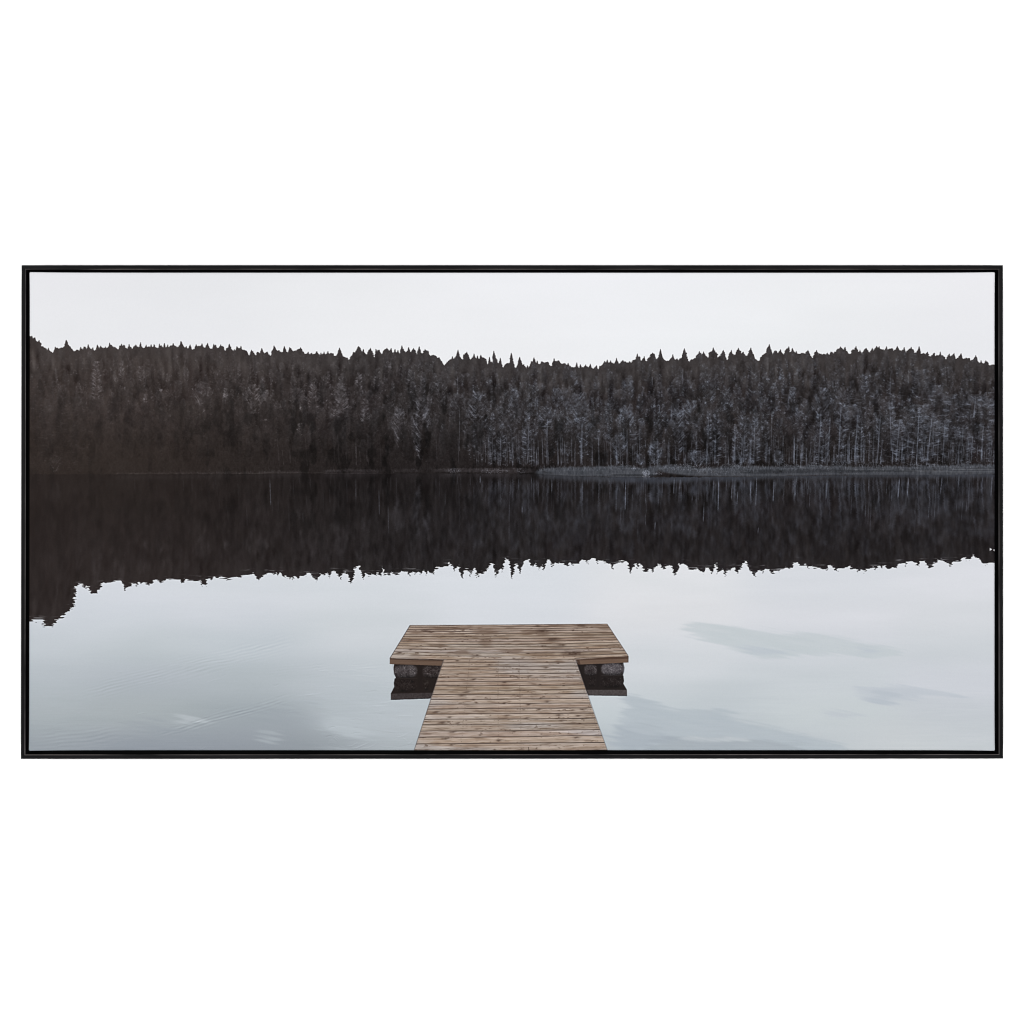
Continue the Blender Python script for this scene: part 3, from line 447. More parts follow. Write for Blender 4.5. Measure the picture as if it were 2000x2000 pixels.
    W += (blur(Wl, .8, .55) - .8 * blur(Wd, .9, .7))[..., None]
    nearw = sstep(1180, 1470, Y)
    W += ((N(46, 2.4, 2) - .5) * (3 + 6 * nearw) * (N(200, 50, 2) - .15))[..., None]

    # --- the forest in the water
    rx = np.array([p[0] for p in REFLINE]); ry = np.array([p[1] for p in REFLINE])
    o = np.argsort(rx); rsm = np.interp(gx, rx[o], ry[o]); ssm = np.interp(gx, sx, sy)
    def sm(v, s):
        r = int(s * 3); k = np.exp(-.5 * (np.arange(-r, r + 1) / s) ** 2); return np.convolve(np.pad(v, r, mode='edge'), k / k.sum(), 'valid')
    rsm = sm(rsm, 22); ssm = sm(ssm, 22); sh = shore + 3
    ratio = (sh - ssm) / (rsm - sh)
    src = sh[None, :] - (Y - sh[None, :]) * ratio[None, :] * .93
    jit = (vnoise(rng, 40, 2.6) - .5) * 1.3
    iy = np.clip(src - PY0 - 1, 0, PH - 2); i0 = iy.astype(int); fy = (iy - i0)[..., None]
    ix = np.clip(np.arange(PW)[None, :] + jit, 0, PW - 1).astype(int)
    Fb = blur(F, .9, 4.0)
    R = Fb[i0, ix] * (1 - fy) + Fb[i0 + 1, ix] * fy
    mean = np.array([48, 41, 39]) * (1 - xr[..., None]) + np.array([37, 33, 33]) * xr[..., None]
    away = sstep(925, 1060, Y)[..., None]
    R = mean + (R - mean) * (.78 - .34 * away) - away * 3.0 - 2
    R = R + ((N(6, 26, 3) - .5) * 15 * (.35 + .65 * xr) + (N(22, 50, 3) - .5) * 11 * (.4 + .6 * xr))[..., None]
    # pale stems drawn out by the water
    T = np.zeros((PH, PW), np.float32)
    for i in range(420):
        x = rng.uniform(850, 1943) if rng.random() < .85 else rng.uniform(260, 850)
        k = float(np.interp(x, [260, 800, 1000, 1943], [.08, .10, .20, .26])); y0 = np.interp(x, SHORE_X, SHORE_Y) + rng.uniform(8, 14) + (rng.random() < .35) * rng.uniform(0, 70); ln = rng.uniform(8, 60) * rng.random() + 8
        trunk(x, y0, x - (x - 1000) * .00007 * ln, y0 + ln, k * rng.random() ** 1.6 * 1.25, .5, T)
    for x, y0, y1, b in ((1222, 935, 995, .9), (1317, 935, 962, .75), (1329, 936, 955, .6), (1394, 938, 975, .8), (1404, 934, 996, .9), (1430, 945, 975, .5), (1441, 960, 985, .7), (1467, 936, 972, .7), (1478, 932, 985, .85), (1375, 985, 1018, .45), (1512, 935, 978, .7), (1555, 935, 968, .65), (1580, 935, 965, .55), (1616, 936, 972, .75), (1757, 933, 970, .95), (1775, 933, 968, .7), (1840, 933, 965, .55), (1020, 990, 1000, .5), (1280, 1020, 1032, .5), (1078, 935, 960, .5), (938, 930, 942, .5), (527, 935, 985, .4), (740, 955, 1005, .35), (1482, 1030, 1040, .5), (758, 985, 1040, .25)):
        trunk(x, y0, x - (x - 1000) * .004, y1, b, .6, T)
    T = blur(T, .35, 2.0); T = T * (.35 + .65 * (vnoise(rng, 30, 1.7) + .4))
    R = R + (np.array([112, 118, 130]) - R * .6) * (1 - np.exp(-1.0 * T))[..., None]
    # mirror of the bank fades into the water
    bf = band([1180, 1260, 1330, 1430, 1500, 1944], [926, 926, 924, 926, 925, 924], [934, 946, 940, 940, 932, 930], 5) * (.25 + 1.0 * N(3, 22, 2))
    R = R + (np.array([62, 66, 76]) - R) * (bf * .42)[..., None]
    R = R * np.array([.92, .925, .94])
    R = R + .15 * (R - blur(R, 5, 9))
    R = np.clip(R, 12, 150)

    rm = polymask([(40, 900)] + REFLINE + [(1960, 900)])
    sp_ = np.zeros((PH, PW), np.float32)
    for i in range(1, len(REFLINE) - 1):
        x, y = REFLINE[i]; pr = min(y - REFLINE[i - 1][1], y - REFLINE[i + 1][1])
        if pr < 1.2 or x < 150: continue
        for q in np.arange(-min(14, 4 + pr * 1.2), 1.2 + .12 * pr, .4):
            if q > -2 and rng.random() < .3: continue
            w_ = (.5 + max(-q, 0) * .27) * rng.uniform(.5, 1.3); xs_ = np.arange(x - w_ * rng.uniform(.6, 1.2), x + w_ * rng.uniform(.6, 1.2) + .4, .4)
            splat(sp_, xs_ - PX0, np.full(len(xs_), y + q) - PY0, .18)
    rm = np.maximum(rm, np.clip(sp_, 0, 1))
    tear = sstep(930, 1080, Y)
    ty = ((vnoise(rng, 26, 2.2) - .5) * 3.6 + (vnoise(rng, 8, 1.25) - .5) * 5.0) * tear; tx = (vnoise(rng, 18, 1.5) - .5) * 6 * tear
    big = sstep(220, 60, X); ty *= 1 + .8 * big; tx *= 1 + 1.2 * big
    yy = np.clip(np.arange(PH)[:, None] + ty, 0, PH - 1.01); xx = np.clip(np.arange(PW)[None, :] + tx, 0, PW - 1).astype(int)
    y0 = yy.astype(int); f = yy - y0
    rmt = rm[y0, xx] * (1 - f) + rm[y0 + 1, xx] * f
    rmt = np.clip((blur(rmt, .45, .35) - .5) * 1.35 + .5, 0, 1)
    # sky glimmering through just inside the edge
    lo = np.zeros_like(rm); k = 9; lo[:-k] = rm[k:]
    edge = np.clip(blur(1 - lo, 5, 1.2) * rmt, 0, 1) * sstep(.62, .85, N(22, 2.2, 3)) * sstep(960, 1040, Y)
    strands = np.zeros((PH, PW), np.float32)
    water = W.copy(); water = mix(water, (232, 234, 239), np.clip(blur(rmt, 4, 3) * 1.2, 0, 1) * .55)   # brighter rim where the sky begins
    img = water + (R - water) * (rmt * (1 - .42 * edge))[..., None]

    # --- put land and sky over the water
    land = sstep(-.6, .6, (np.interp(gx, [40, 900, 1050, 1120, 1190, 1300, 1450, 1600, 1944], [926, 925, 926, 930, 932, 932, 931.5, 929, 926.5])[None, :] + (vnoise(rng, 4, 300) - .5) * 2 - Y))
    img = img + (F - img) * land[..., None]
    up = sstep(2, -2, Y - 900)
    skym = (1 - fm) * up
    halo = blur(fm, 2.2, 2.2)
    skyc = mix(sky, (247, 247, 249), np.clip(halo * 1.5, 0, 1) * .5)
    img = img + (skyc - img) * skym[..., None]
    # tree tops thin enough to let sky through
    thin = sstep(.55, .9, N(3, 6, 2)) * np.clip(1 - blur(fm, 2, 2), 0, 1) * fm
    img = mix(img, (150, 148, 150), thin * .5 * up)
    # two chips of white at the right edge
    for q in ([(1933, 1070), (1938, 1073), (1933, 1076)], [(1943, 1073), (1939, 1074), (1943, 1077)]):
        img = mix(img, (212, 212, 214), polymask(q))

    # --- the dock
    def shape(pts, col, a=1.0, tex=None):
        nonlocal img
        m = polymask(pts); c = np.asarray(col, np.float32)
        c = c[None, None] + (tex[..., None] if tex is not None else 0)
        img = img + (c - img) * (m * a)[..., None]
        return m
    sp = N(2.2, 2.2, 2) - .5
    # water shade, mirrored floats
    shape([(770, 1297), (868, 1296), (841, 1364), (763.6, 1366.8), (763.4, 1354.5), (770.2, 1341), (769.2, 1334), (770.8, 1325.5), (773.2, 1324), (770, 1316), (768.7, 1308), (768.8, 1302)], (37, 31, 29))
    shape([(1122, 1294), (1217, 1293), (1219.4, 1303), (1219, 1310), (1216.6, 1318.6), (1217.6, 1320.4), (1218.8, 1330), (1217.3, 1335), (1224.3, 1347), (1224.5, 1358.8), (1148.5, 1357.6)], (36, 31, 30))
    shape([(763.8, 1354.8), (844, 1352.8), (841, 1363.6), (763.8, 1366.6)], (60, 54, 54), 1, sp * 22)
    shape([(1146.5, 1347.2), (1224.2, 1347.4), (1224.3, 1358.6), (1149, 1357.4)], (74, 68, 68), 1, sp * 24)
    shape([(763.6, 1366), (841, 1362.8), (841, 1364.2), (763.6, 1367)], (30, 26, 27)); shape([(1149, 1357), (1224.4, 1358), (1224.4, 1359.4), (1149, 1358.2)], (38, 34, 36))
    def drum(x0, y0, x1, y1, r, base, rim, sx0=1.0):
        nonlocal img
        cx, cy = (x0 + x1) / 2, (y0 + y1) / 2; hx, hy = (x1 - x0) / 2, (y1 - y0) / 2
        n = 2.9; q = (np.abs((X - cx) / hx) ** n + np.abs((Y - cy) / hy) ** n) ** (1 / n)
        m = sstep(1.06, .80, q)
        lit = np.clip(1.15 - np.abs((Y - cy + hy * .15) / hy) ** 2.4 * .55, .3, 1.2)
        g = (sp * 40 + (vnoise(rng, 1.2, 1.2) ** 6) * 75 - 16 + (N(9, 7, 2) - .5) * 26)
        c = np.array(base)[None, None] * lit[..., None] + (g * lit)[..., None]
        img = img + (np.clip(c, 18, 175) - img) * (m * sx0)[..., None]
    drum(768.6, 1297, 816, 1325, 3, (76, 71, 72), 0); drum(824, 1299, 872, 1325, 3, (64, 58, 58), 0, .8)
    drum(770, 1326, 815, 1352, 3, (50, 44, 43), 0, .55); drum(826, 1326, 838, 1349, 3, (50, 44, 42), 0, .5)
    drum(1173, 1294, 1219.5, 1320, 3, (86, 82, 85), 0); drum(1140, 1297, 1167, 1320.5, 3, (70, 65, 66), 0, .85)
    drum(1172, 1321, 1218, 1344, 3, (46, 41, 41), 0, .5); drum(1148, 1321, 1164, 1342, 3, (44, 39, 39), 0, .4)
    shape([(1217, 1296), (1219.6, 1303), (1219, 1313), (1217, 1319), (1216.2, 1319), (1217.2, 1312), (1217.6, 1303), (1215.5, 1296)], (120, 124, 132), .6)
    shape([(817, 1299), (824, 1299), (825, 1346), (816, 1346)], (33, 27, 26), .45); shape([(1167, 1297), (1172, 1297), (1170, 1342), (1165, 1342)], (31, 27, 27), .45)
    shape([(771, 1324.3), (815, 1324.6), (815, 1325.6), (771, 1325.3)], (92, 86, 86), .2); shape([(1174, 1319), (1218, 1319), (1218, 1320), (1174, 1320)], (98, 96, 100), .2)
    shape([(765.5, 1297), (766, 1297), (768.4, 1306), (767.6, 1306)], (150, 155, 160), .7)

    grain = (N(70, 1.3, 2) - .5) * 30 + (N(16, 1.0, 2) - .5) * 16
    # boards along the platform's edge
    shape([(761.4, 1286), (867, 1289), (862, 1300.2), (761.2, 1297)], (101, 82, 70), 1, grain * .35)
    shape([(761.4, 1285.4), (867, 1288.6), (866, 1291), (761.4, 1287.9)], (66, 52, 46), .9)
    shape([(1124, 1286), (1227.3, 1281), (1227.3, 1294), (1131, 1298)], (108, 88, 75), 1, grain * .4)
    shape([(1124, 1286.5), (1227.3, 1281), (1227.3, 1286.6), (1126.5, 1290)], (80, 62, 53), .92, grain * .4)
    shape([(1121, 1285.5), (1131, 1287), (1134, 1298), (1127, 1298)], (70, 54, 47), .8); shape([(1225.6, 1281), (1227.4, 1281), (1227.4, 1294), (1225.6, 1294)], (74, 60, 54), .6)

    plat = polymask([(801, 1221.3), (900, 1221), (1000, 1220), (1100, 1219), (1186, 1218.6), (1227, 1281), (1125, 1288), (866.5, 1288.6), (761, 1286)])
    walk = polymask([(866.5, 1288), (1000, 1287.4), (1124, 1287.4), (1157, 1384.6), (1187, 1467), (808.4, 1467), (834.8, 1384.6)])
    deck = np.clip(plat + walk, 0, 1)
    lines = []
    for a, b, c in ((1221.2, 1220.3, 1218.4), (1224.7, 1224, 1221.8), (1229.2, 1228.3, 1225.7), (1233.7, 1232.8, 1230), (1238.4, 1237.1, 1235), (1243.2, 1242.5, 1239.9), (1248.3, 1247.7, 1244.7), (1252.9, 1252.9, 1249.6), (1258, 1258.3, 1254.8), (1263.2, 1263.9, 1260.2), (1269, 1269.3, 1265.8), (1274.9, 1275.5, 1271.6), (1280.7, 1281.3, 1277.5), (1287.8, 1287.8, 1283)):
        k = np.polyfit([-135, 0, 200], [a, b, c], 2); xc = np.clip(gx - 1000, -240, 228); lines.append(np.polyval(k, xc))
    lines[-1] = np.where((gx > 866) & (gx < 1124), 1287.7, lines[-1])
    for i, y in enumerate((1294.4, 1301.4, 1308.3, 1315.7, 1323.4, 1330.9, 1339, 1347.5, 1355.8, 1365.5, 1374.5, 1383.7, 1394, 1404.1, 1415.1, 1426.8, 1438.7, 1451.6, 1467)):
        s = (gx - 1000) / 170.0
        lines.append(y + np.where(s < 0, -s * (.4 + .04 * i), -s * (1.0 + .05 * i)) + (.5 * np.sin(s * 3.1 + i)) * .6)
    Ln = np.array(lines)
    wood = np.zeros((PH, PW, 3), np.float32)
    far = sstep(1470, 1215, Y)
    g1 = N(80, 1.4, 2) - .5; g2 = N(18, 1.1, 2) - .5; g3 = N(42, 5, 3); g4 = N(140, 16, 2); g5 = N(9, 2.2, 3)
    wood[:] = (171, 155, 142)
    wood = mix(wood, (143, 122, 106), sstep(.44, .76, g3) * .62)
    wood = mix(wood, (174, 168, 166), sstep(.48, .70, g4) * sstep(1225, 1300, Y) * .62)
    wood = mix(wood, (112, 93, 80), sstep(.60, .82, N(26, 2.4, 3)) * .55)
    wood += (g1 * 40 + g2 * 40)[..., None]
    wood = mix(wood, (84, 66, 56), sstep(.62, .82, g5) * sstep(.46, .70, N(60, 5, 2)) * .72)
    wood -= (far * 12)[..., None] * np.array([.8, .95, 1.05])
    dark = np.zeros((PH, PW), np.float32); lite = np.zeros((PH, PW), np.float32)
    wob = N(70, 7, 3); gapn = N(34, 6, 2); lw = N(50, 5, 2)
    for i in range(len(Ln)):
        w = .42 if i < 14 else .40 + .018 * (i - 13)
        dist = Y - Ln[i][None, :] + (wob - .5) * 1.1
        if i > 0:
            pm = (Y >= Ln[i - 1][None, :]) & (Y < Ln[i][None, :])
            wood[pm] += rng.normal(0, 4.5) + np.array([rng.normal(0, .8), 0, rng.normal(0, 1.3)])
            v = np.clip((Y - Ln[i - 1]) / np.maximum(Ln[i] - Ln[i - 1], 1), 0, 1)
            wood += (pm * ((v - .5) * -9))[..., None]
        a = np.clip(w + .55 - np.abs(dist), 0, 1) * (.42 + .80 * gapn if i < 14 else .60 + .50 * gapn)
        dark = np.maximum(dark, a)
        lite = np.maximum(lite, np.clip(1.3 - np.abs(dist - w - 1.1), 0, 1) * lw)
    wood = mix(wood, (196, 185, 176), lite * .42)
    wood = mix(wood, (46, 36, 33), np.clip(dark, 0, 1) * .95)
    damp = sstep(.50, .72, N(46, 5, 3)) * sstep(1296, 1270, Y)
    wood = mix(wood, (96, 76, 63), damp * .5)
    # knots and worn patches
    K = []
    for x, y, s in ((1008, 1321, 3), (1035.5, 1320.5, 4.2), (913, 1351.5, 5), (905, 1358, 6), (926, 1366.5, 3.4), (986, 1373.5, 3.6), (1070, 1370, 5), (1033, 1376.5, 4), (1140, 1385.5, 5.5), (1118, 1387, 3), (1053, 1386, 3.4), (1092, 1397, 5.5), (1030, 1402.5, 4.5), (1130, 1398, 4), (991, 1397.5, 4.2), (879, 1401, 4), (866, 1411, 6), (895, 1412, 4), (1131, 1413, 3), (1097, 1407.5, 4.5), (884, 1430, 5), (853, 1391, 5), (938, 1435.5, 2.6), (1127, 1440.5, 5.5), (870, 1443, 6), (976, 1446, 5.5), (883, 1455, 4), (1004, 1429, 2.6), (966, 1463.5, 2), (1067, 1304.4, 3.4), (957, 1298, 4.4), (1090, 1295.4, 2), (1031.5, 1276.2, 2.6), (802.5, 1269, 2.8), (780, 1275, 4), (1004, 1285.2, 2.2), (893, 1290.4, 3), (926, 1327, 4), (830, 1232, 6), (842, 1234, 5), (1135, 1222, 6), (1060, 1232, 9), (1050, 1223, 5), (1097, 1260, 5), (1080, 1249, 9), (1062, 1262, 4), (985, 1333, 3), (1120, 1276, 14), (930, 1280, 6), (1055, 1337, 2), (1062, 1361, 2)):
        e = ((X - x) / (s * 1.5)) ** 2 + ((Y - y) / (s * .36 + .35)) ** 2
        wood = mix(wood, (66, 50, 42), np.exp(-e * 1.3) * .78 * (.5 + .9 * N(4, 1.6, 1)))
        if s > 3.3 and y > 1300:
            e2 = ((X - x - s * .9) / (s * 1.3)) ** 2 + ((Y - y - .9) / (s * .22 + .3)) ** 2
            wood = mix(wood, (203, 192, 182), np.exp(-e2 * 1.6) * .55)
    # nail heads in rows
    for i in range(14, len(Ln)):
        ym = (Ln[i - 1] + Ln[i]) / 2; hgt = Ln[i] - Ln[i - 1]
        for xf in ((lambda y: 1013.5 + (y - 1290) * .028), (lambda y: 975 - (y - 1290) * .02 * 0 - 2), (lambda y: 857 - (y - 1290) * .33 + 10 - 0), (lambda y: 912 - (y - 1340) * .1), (lambda y: 1128 + (y - 1290) * .34 - 8)):
            yc = float(np.median(ym)); xx_ = xf(yc); j = int(np.clip(xx_ - PX0, 0, PW - 1))
            for o_ in (-.22, .2):
                e = ((X - xx_ - rng.normal(0, .4)) / 1.0) ** 2 + ((Y - (ym[j] + o_ * hgt[j])) / .75) ** 2
                wood = mix(wood, (72, 58, 52), np.exp(-e) * rng.uniform(0, .55))
    # shade where boards end; the cut ends show dark
    img = img + (np.clip(wood, 22, 222) - img) * deck[..., None]
    def seam(x0, y0, x1, y1, col, a, w=.9):
        nonlocal img
        dx, dy = x1 - x0, y1 - y0; ln = math.hypot(dx, dy); al = ((X - x0) * dx + (Y - y0) * dy) / ln; ac = np.abs((X - x0) * dy - (Y - y0) * dx) / ln
        img = mix(img, col, np.clip(w + .4 - ac, 0, 1) * ((al > 0) & (al < ln)) * a)
    seam(801, 1221, 761.5, 1285.6, (60, 56, 58), .6); seam(1186, 1219, 1227, 1280.6, (74, 66, 64), .5); seam(801, 1221, 1000, 1220, (70, 62, 60), .45, .6); seam(1000, 1219.8, 1186, 1218.6, (70, 62, 60), .45, .6)
    seam(866.5, 1289, 808.6, 1466, (70, 66, 68), .45); seam(1124, 1288, 1186.6, 1466, (86, 82, 84), .4); seam(867.5, 1289, 872, 1288.6, (190, 180, 172), .4)
    seam(1032, 1459, 1033, 1466, (50, 38, 33), .7, .8)
    seam(799.8, 1219.6, 1186, 1217, (228, 231, 236), .5, .6); seam(799, 1221, 760, 1285, (226, 229, 234), .4, .6); seam(1188, 1219, 1229, 1280.6, (226, 229, 234), .4, .6)
    img = img + .42 * (img - blur(img, 1.5, 1.5))
    # paper tooth and press noise
    img = img + rng.normal(0, .9, (PH, PW, 1)) + (vnoise(rng, 2.0, 2.0) - .5)[..., None] * 1.2
    return np.clip(img, 0, 255).astype(np.float32)

# ---------------------------------------------------------------- materials
def material(name):
    m = bpy.data.materials.new(name); m.use_nodes = True
    return m, m.node_tree, m.node_tree.nodes['Principled BSDF']

def mat_wall():
    m, nt, b = material('white wall paint')
    n = nt.nodes.new('ShaderNodeTexNoise'); n.inputs['Scale'].default_value = 60
    r = nt.nodes.new('ShaderNodeValToRGB'); r.color_ramp.elements[0].color = (.90, .90, .90, 1); r.color_ramp.elements[1].color = (.93, .93, .93, 1)
    nt.links.new(n.outputs['Fac'], r.inputs['Fac']); nt.links.new(r.outputs['Color'], b.inputs['Base Color'])
    b.inputs['Roughness'].default_value = 1; b.inputs['Specular IOR Level'].default_value = 0
    return m

def mat_black(name, lo, hi, along, spec=.18, rough=.45):
    """black stained wood: fine grain running along one axis"""
    m, nt, b = material(name)
    tc = nt.nodes.new('ShaderNodeTexCoord'); mp = nt.nodes.new('ShaderNodeMapping')
    mp.inputs['Scale'].default_value = {'x': (9, 300, 300), 'z': (300, 300, 9)}[along]
    n = nt.nodes.new('ShaderNodeTexNoise'); n.inputs['Scale'].default_value = 1.0; n.inputs['Detail'].default_value = 6; n.inputs['Roughness'].default_value = .65
    r = nt.nodes.new('ShaderNodeValToRGB'); r.color_ramp.elements[0].position = .35; r.color_ramp.elements[1].position = .72
    r.color_ramp.elements[0].color = (*lo, 1); r.color_ramp.elements[1].color = (*hi, 1)
    nt.links.new(tc.outputs['Object'], mp.inputs['Vector']); nt.links.new(mp.outputs['Vector'], n.inputs['Vector']); nt.links.new(n.outputs['Fac'], r.inputs['Fac'])
    nt.links.new(r.outputs['Color'], b.inputs['Base Color'])
    bp = nt.nodes.new('ShaderNodeBump'); bp.inputs['Strength'].default_value = .25; bp.inputs['Distance'].default_value = .0004
    nt.links.new(n.outputs['Fac'], bp.inputs['Height']); nt.links.new(bp.outputs['Normal'], b.inputs['Normal'])
    b.inputs['Roughness'].default_value = rough; b.inputs['Specular IOR Level'].default_value = spec
    return m

def mat_print():
    px = paint()
    im = bpy.data.images.new('lake print', PW, PH, alpha=False, float_buffer=False)
    a = np.ones((PH, PW, 4), np.float32); a[..., :3] = px[::-1] / 255.0
    im.pixels.foreach_set(a.ravel()); im.update(); im.pack()
    m, nt, b = material('printed canvas')
    t = nt.nodes.new('ShaderNodeTexImage'); t.image = im; t.interpolation = 'Linear'; t.extension = 'EXTEND'
    uv = nt.nodes.new('ShaderNodeUVMap'); uv.uv_map = 'UVMap'; nt.links.new(uv.outputs['UV'], t.inputs['Vector'])
    g = nt.nodes.new('ShaderNodeVectorMath'); g.operation = 'SCALE'; g.inputs['Scale'].default_value = INK
    nt.links.new(t.outputs['Color'], g.inputs[0]); nt.links.new(g.outputs['Vector'], b.inputs['Base Color'])
    # the weave of the cloth
    tc = nt.nodes.new('ShaderNodeTexCoord'); w1 = nt.nodes.new('ShaderNodeTexWave'); w2 = nt.nodes.new('ShaderNodeTexWave')
    w1.bands_direction = 'X'; w2.bands_direction = 'Z'
    for w in (w1, w2): w.inputs['Scale'].default_value = 420; w.inputs['Distortion'].default_value = .6; nt.links.new(tc.outputs['Object'], w.inputs['Vector'])
    mx = nt.nodes.new('ShaderNodeMath'); mx.operation = 'MAXIMUM'; nt.links.new(w1.outputs['Fac'], mx.inputs[0]); nt.links.new(w2.outputs['Fac'], mx.inputs[1])
    bp = nt.nodes.new('ShaderNodeBump'); bp.inputs['Strength'].default_value = .01; bp.inputs['Distance'].default_value = .0001
    nt.links.new(mx.outputs[0], bp.inputs['Height']); nt.links.new(bp.outputs['Normal'], b.inputs['Normal'])
    b.inputs['Roughness'].default_value = .9; b.inputs['Specular IOR Level'].default_value = .03
    return m

def obj(name, bm, mats, parent=None, loc=(0, 0, 0)):
    me = bpy.data.meshes.new(name); bm.normal_update(); bm.to_mesh(me); bm.free()
    for m in (mats if isinstance(mats, (list, tuple)) else [mats]): me.materials.append(m)
    o = bpy.data.objects.new(name, me); C.objects.link(o); o.location = loc
    if parent: o.parent = parent
    return o

# ---------------------------------------------------------------- the wall
bm = bmesh.new()
vs = [bm.verts.new(p) for p in ((-4, 0, -2.5), (4, 0, -2.5), (4, 0, 5.5), (-4, 0, 5.5))]
bm.faces.new(vs)
wall = obj('wall', bm, mat_wall()); wall['kind'] = 'structure'; wall['label'] = 'plain white wall behind the framed canvas'

# ---------------------------------------------------------------- the framed print
root = bpy.data.objects.new('framed_canvas_print', None); C.objects.link(root)
root.location = (0, 0, CZ); root['label'] = 'wide black floater-framed canvas print of a wooden dock on a still forest lake'; root['category'] = 'framed picture'
root.empty_display_size = .2
def L(X, Y, y): return (wx_(X), y, wz_(Y) - CZ)

# outer corners of the frame as they stand (the picture leans a hair towards the viewer at its foot)
OUT = {'tl': (42.0, 517.8), 'tr': (1958.9, 517.8), 'br': (1959.4, 1481.7), 'bl': (40.6, 1482.4)}
FACE, BEV, GAP, FLOOR = 8.4, .95, 26.0, 0.012
# cross-section: (inward from outer edge in units, depth from the wall in metres, material of the strip that follows)
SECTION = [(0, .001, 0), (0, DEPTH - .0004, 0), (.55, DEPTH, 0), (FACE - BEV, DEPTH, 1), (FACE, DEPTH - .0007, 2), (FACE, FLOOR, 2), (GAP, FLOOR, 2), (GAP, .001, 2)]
black_x = mat_black('black stained wood', (.0022, .0022, .0025), (.0075, .0072, .0078), 'x', .09, .4)
black_z = mat_black('black stained wood upright', (.0018, .0018, .0020), (.0058, .0056, .0060), 'z', .09, .4)
inner = mat_black('black rebate', (.0012, .0012, .0014), (.0026, .0026, .0029), 'x', .04, .8)
worn_glint = mat_black('rubbed edge highlight', (.008, .0075, .0075), (.15, .13, .125), 'x', .1, .5)  # rubbed inner lip; the highlight its bevel catches is painted in too
worn_glint_z = mat_black('rubbed edge highlight upright', (.008, .0075, .008), (.13, .12, .12), 'z', .1, .5)
def rail(a, b, mats, label):
    """one mitred rail between two outer corners"""
    bm = bmesh.new(); A, B = OUT[a], OUT[b]
    inw = {'t': (0, 1), 'b': (0, -1), 'l': (1, 0), 'r': (-1, 0)}
    rings = []
    for key, P in ((a, A), (b, B)):
        dx = inw[key[1]][0]; dy = inw[key[0]][1]
        rings.append([bm.verts.new(L(P[0] + dx * u, P[1] + dy * u, -d)) for u, d, _ in SECTION])
    n = len(SECTION)
    for i in range(n):
        f = bm.faces.new((rings[0][i], rings[0][(i + 1) % n], rings[1][(i + 1) % n], rings[1][i])); f.material_index = SECTION[i][2]
    bm.faces.new(rings[0]); bm.faces.new(list(reversed(rings[1])))
    bmesh.ops.recalc_face_normals(bm, faces=bm.faces[:])
    o = obj('frame_rail', bm, mats, root); o['label'] = label
    return o
rail('tl', 'tr', [black_x, worn_glint, inner], 'black top rail of the frame')
rail('tr', 'br', [black_z, worn_glint_z, inner], 'black right-hand rail of the frame')
rail('br', 'bl', [black_x, worn_glint, inner], 'black bottom rail of the frame')
rail('bl', 'tl', [black_z, worn_glint_z, inner], 'black left-hand rail of the frame')

# back board that closes the rebate behind the canvas
bm = bmesh.new()
g = GAP + .5
pts = [(OUT['tl'][0] + g, OUT['tl'][1] + g), (OUT['tr'][0] - g, OUT['tr'][1] + g), (OUT['br'][0] - g, OUT['br'][1] - g), (OUT['bl'][0] + g, OUT['bl'][1] - g)]
f = [bm.verts.new(L(x, y, -.010)) for x, y in pts]; k = [bm.verts.new(L(x, y, -.004)) for x, y in pts]
bm.faces.new(f); bm.faces.new(list(reversed(k)))
for i in range(4): bm.faces.new((f[i], f[(i + 1) % 4], k[(i + 1) % 4], k[i]))
bmesh.ops.recalc_face_normals(bm, faces=bm.faces[:])
obj('backing_board', bm, inner, root)

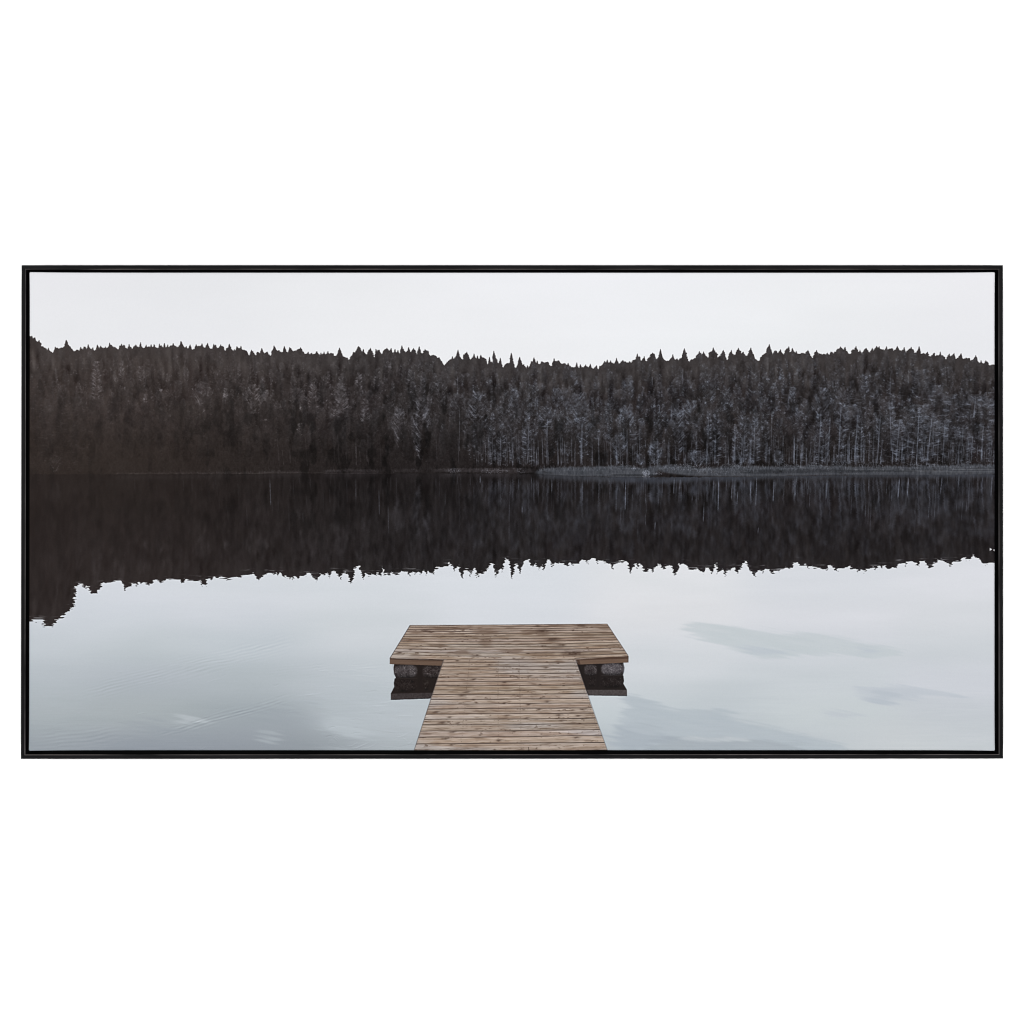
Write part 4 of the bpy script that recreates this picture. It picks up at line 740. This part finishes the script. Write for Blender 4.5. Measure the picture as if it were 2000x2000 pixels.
# ---------------------------------------------------------------- the canvas: a stretched cloth with turned, rounded edges
CF = 0.0325                                   # its face, a little below the frame's
KC = (CAM_D + DEPTH - CF) / CAM_D             # sizes measured at the frame's face are this much larger at the canvas
def LC(X, Y, y): return (wx_(X) * KC, y, (wz_(Y) - CZ) * KC)
printed = mat_print()
def uvs(me, scale=1.0):
    lay = me.uv_layers.new(name='UVMap')
    for lp in me.loops:
        x, _, z = me.vertices[lp.vertex_index].co
        X = x / (U * KC) + 1000; Y = 1000 - z / (U * KC)
        lay.data[lp.index].uv = ((X - PX0) / PW, 1 - (Y - PY0) / PH)
def edge_outline(off):
    """the cloth's outline, drawn in by off units; the corners are pulled a touch outwards"""
    tl, tr, br, bl = (57.9, 532.4), (1943.0, 532.6), (1943.0, 1465.3), (56.6, 1465.4)
    R = 2.6; out = []
    cor = [(tl, 180, (1, 1)), (tr, 270, (-1, 1)), (br, 0, (-1, -1)), (bl, 90, (1, -1))]
    def pinch(s): return 1.4 * (math.exp(-s * 26) + math.exp(-(1 - s) * 26))
    for i, (p, a0, sg) in enumerate(cor):
        q = cor[(i + 1) % 4][0]; sq = cor[(i + 1) % 4][2]
        px, py = p[0] + sg[0] * off - (1.0 if sg[0] > 0 else -.6) * .6, p[1] + sg[1] * off - sg[1] * 1.2
        qx, qy = q[0] + sq[0] * off - (1.0 if sq[0] > 0 else -.6) * .6, q[1] + sq[1] * off - sq[1] * 1.2
        for k_ in range(5):                   # corner arc
            a = math.radians(a0 + 90 * k_ / 4)
            out.append((px + sg[0] * R + R * math.cos(a), py + sg[1] * R + R * math.sin(a)))
        for k_ in range(1, 40):               # side, slightly waisted
            s = k_ / 40; w = 1.3 * (1 - math.exp(-min(s, 1 - s) * 34))
            x = px + sg[0] * R * (abs(qx - px) > abs(qy - py)) + (qx - px - (sg[0] - sq[0]) * R * (abs(qx - px) > abs(qy - py)) * 1) * s
            y = py + sg[1] * R * (abs(qy - py) > abs(qx - px)) + (qy - py - (sg[1] - sq[1]) * R * (abs(qy - py) > abs(qx - px)) * 1) * s
            if abs(qx - px) > abs(qy - py): y += w * sg[1] * .9
            else: x += w * sg[0] * .5
            out.append((x, y))
    return out
bm = bmesh.new(); rings = []
for off, y in ((1.9, -CF), (.9, -CF + .00018), (.25, -CF + .0007), (0, -CF + .0016), (0, -FLOOR - .0002)):
    rings.append([bm.verts.new(LC(x, yy, y)) for x, yy in edge_outline(off)])
n = len(rings[0])
bm.faces.new(rings[0]); bm.faces.new(list(reversed(rings[-1])))
for r0, r1 in zip(rings, rings[1:]):
    for i in range(n): bm.faces.new((r0[i], r0[(i + 1) % n], r1[(i + 1) % n], r1[i])).smooth = True
bmesh.ops.recalc_face_normals(bm, faces=bm.faces[:])
canvas = obj('canvas', bm, printed, root); canvas['label'] = 'canvas cloth stretched inside the black frame'
uvs(canvas.data)

# what is printed on it: each field of the print is a flat sheet of ink on the cloth, 0.1 mm thick or less
X0, X1, Y0, Y1 = 61.0, 1940.4, 535.6, 1462.6
def clip_x(pts): return [(min(max(x, X0), X1), y) for x, y in pts]
def ink(name, pts, label, lift):
    bm = bmesh.new(); vs = []
    last = None
    for x, y in clip_x(pts):
        y = min(max(y, Y0), Y1)
        if last and abs(x - last[0]) < 1e-4 and abs(y - last[1]) < 1e-4: continue
        vs.append(bm.verts.new(LC(x, y, -CF - lift * .00012))); last = (x, y)
    if (vs[0].co - vs[-1].co).length < 1e-7: bm.verts.remove(vs.pop())
    f = bm.faces.new(vs); bm.normal_update()
    if f.normal.y > 0: f.normal_flip()
    bmesh.ops.triangulate(bm, faces=[f])
    o = obj(name, bm, printed, canvas); o['label'] = label; uvs(o.data)
    return o
def mono(tr):
    out = [tr[0]]
    for p in tr[1:]:
        if p[0] > out[-1][0] + .05: out.append(p)
    return out
ridge = mono(SKYLINE); mirror = mono(REFLINE)
bank = list(zip([40, 900, 1050, 1120, 1190, 1300, 1450, 1600, 1960], [926, 925, 926, 930, 932, 932, 931.5, 929, 926.5]))
ink('printed_sky', [(X0, Y0), (X1, Y0)] + [(X1, ridge[-1][1])] + ridge[::-1] + [(X0, ridge[0][1])], 'pale overcast sky at the top of the print', 1)
ink('printed_forest', [(X0, ridge[0][1])] + ridge + [(X1, ridge[-1][1])] + bank[::-1], 'dark conifer forest along the far shore of the printed lake', 1)
ink('printed_reflection', bank + [(X1, mirror[-1][1])] + mirror[::-1] + [(X0, mirror[0][1])], 'dark mirror image of the forest in the printed lake', 1)
ink('printed_lake', [(X0, mirror[0][1])] + mirror + [(X1, mirror[-1][1]), (X1, Y1), (X0, Y1)], 'still pale grey water in the lower half of the print', 1)
ink('printed_dock', [(801, 1221), (900, 1220.7), (1000, 1219.8), (1186, 1218.5), (1227.4, 1281), (1227.4, 1294), (1131, 1298), (1157, 1384.6), (1186, Y1), (809.4, Y1), (834.8, 1384.6), (862, 1300.2), (761.2, 1297), (761.2, 1286)], 'weathered brown plank dock running out to a wide platform', 2)
ink('printed_float', [(768.8, 1297.5), (862, 1300.4), (841, 1364), (763.6, 1366.8), (763.4, 1354.5), (769.5, 1341), (771, 1328)], 'grey speckled float and its mirror image under the left end of the platform', 2)
ink('printed_float', [(1131, 1298.2), (1217, 1294.6), (1219.3, 1307), (1217.5, 1320), (1218.8, 1331), (1217.3, 1335), (1224.3, 1347), (1224.5, 1358.8), (1148.5, 1357.6)], 'grey speckled float and its mirror image under the right end of the platform', 2)
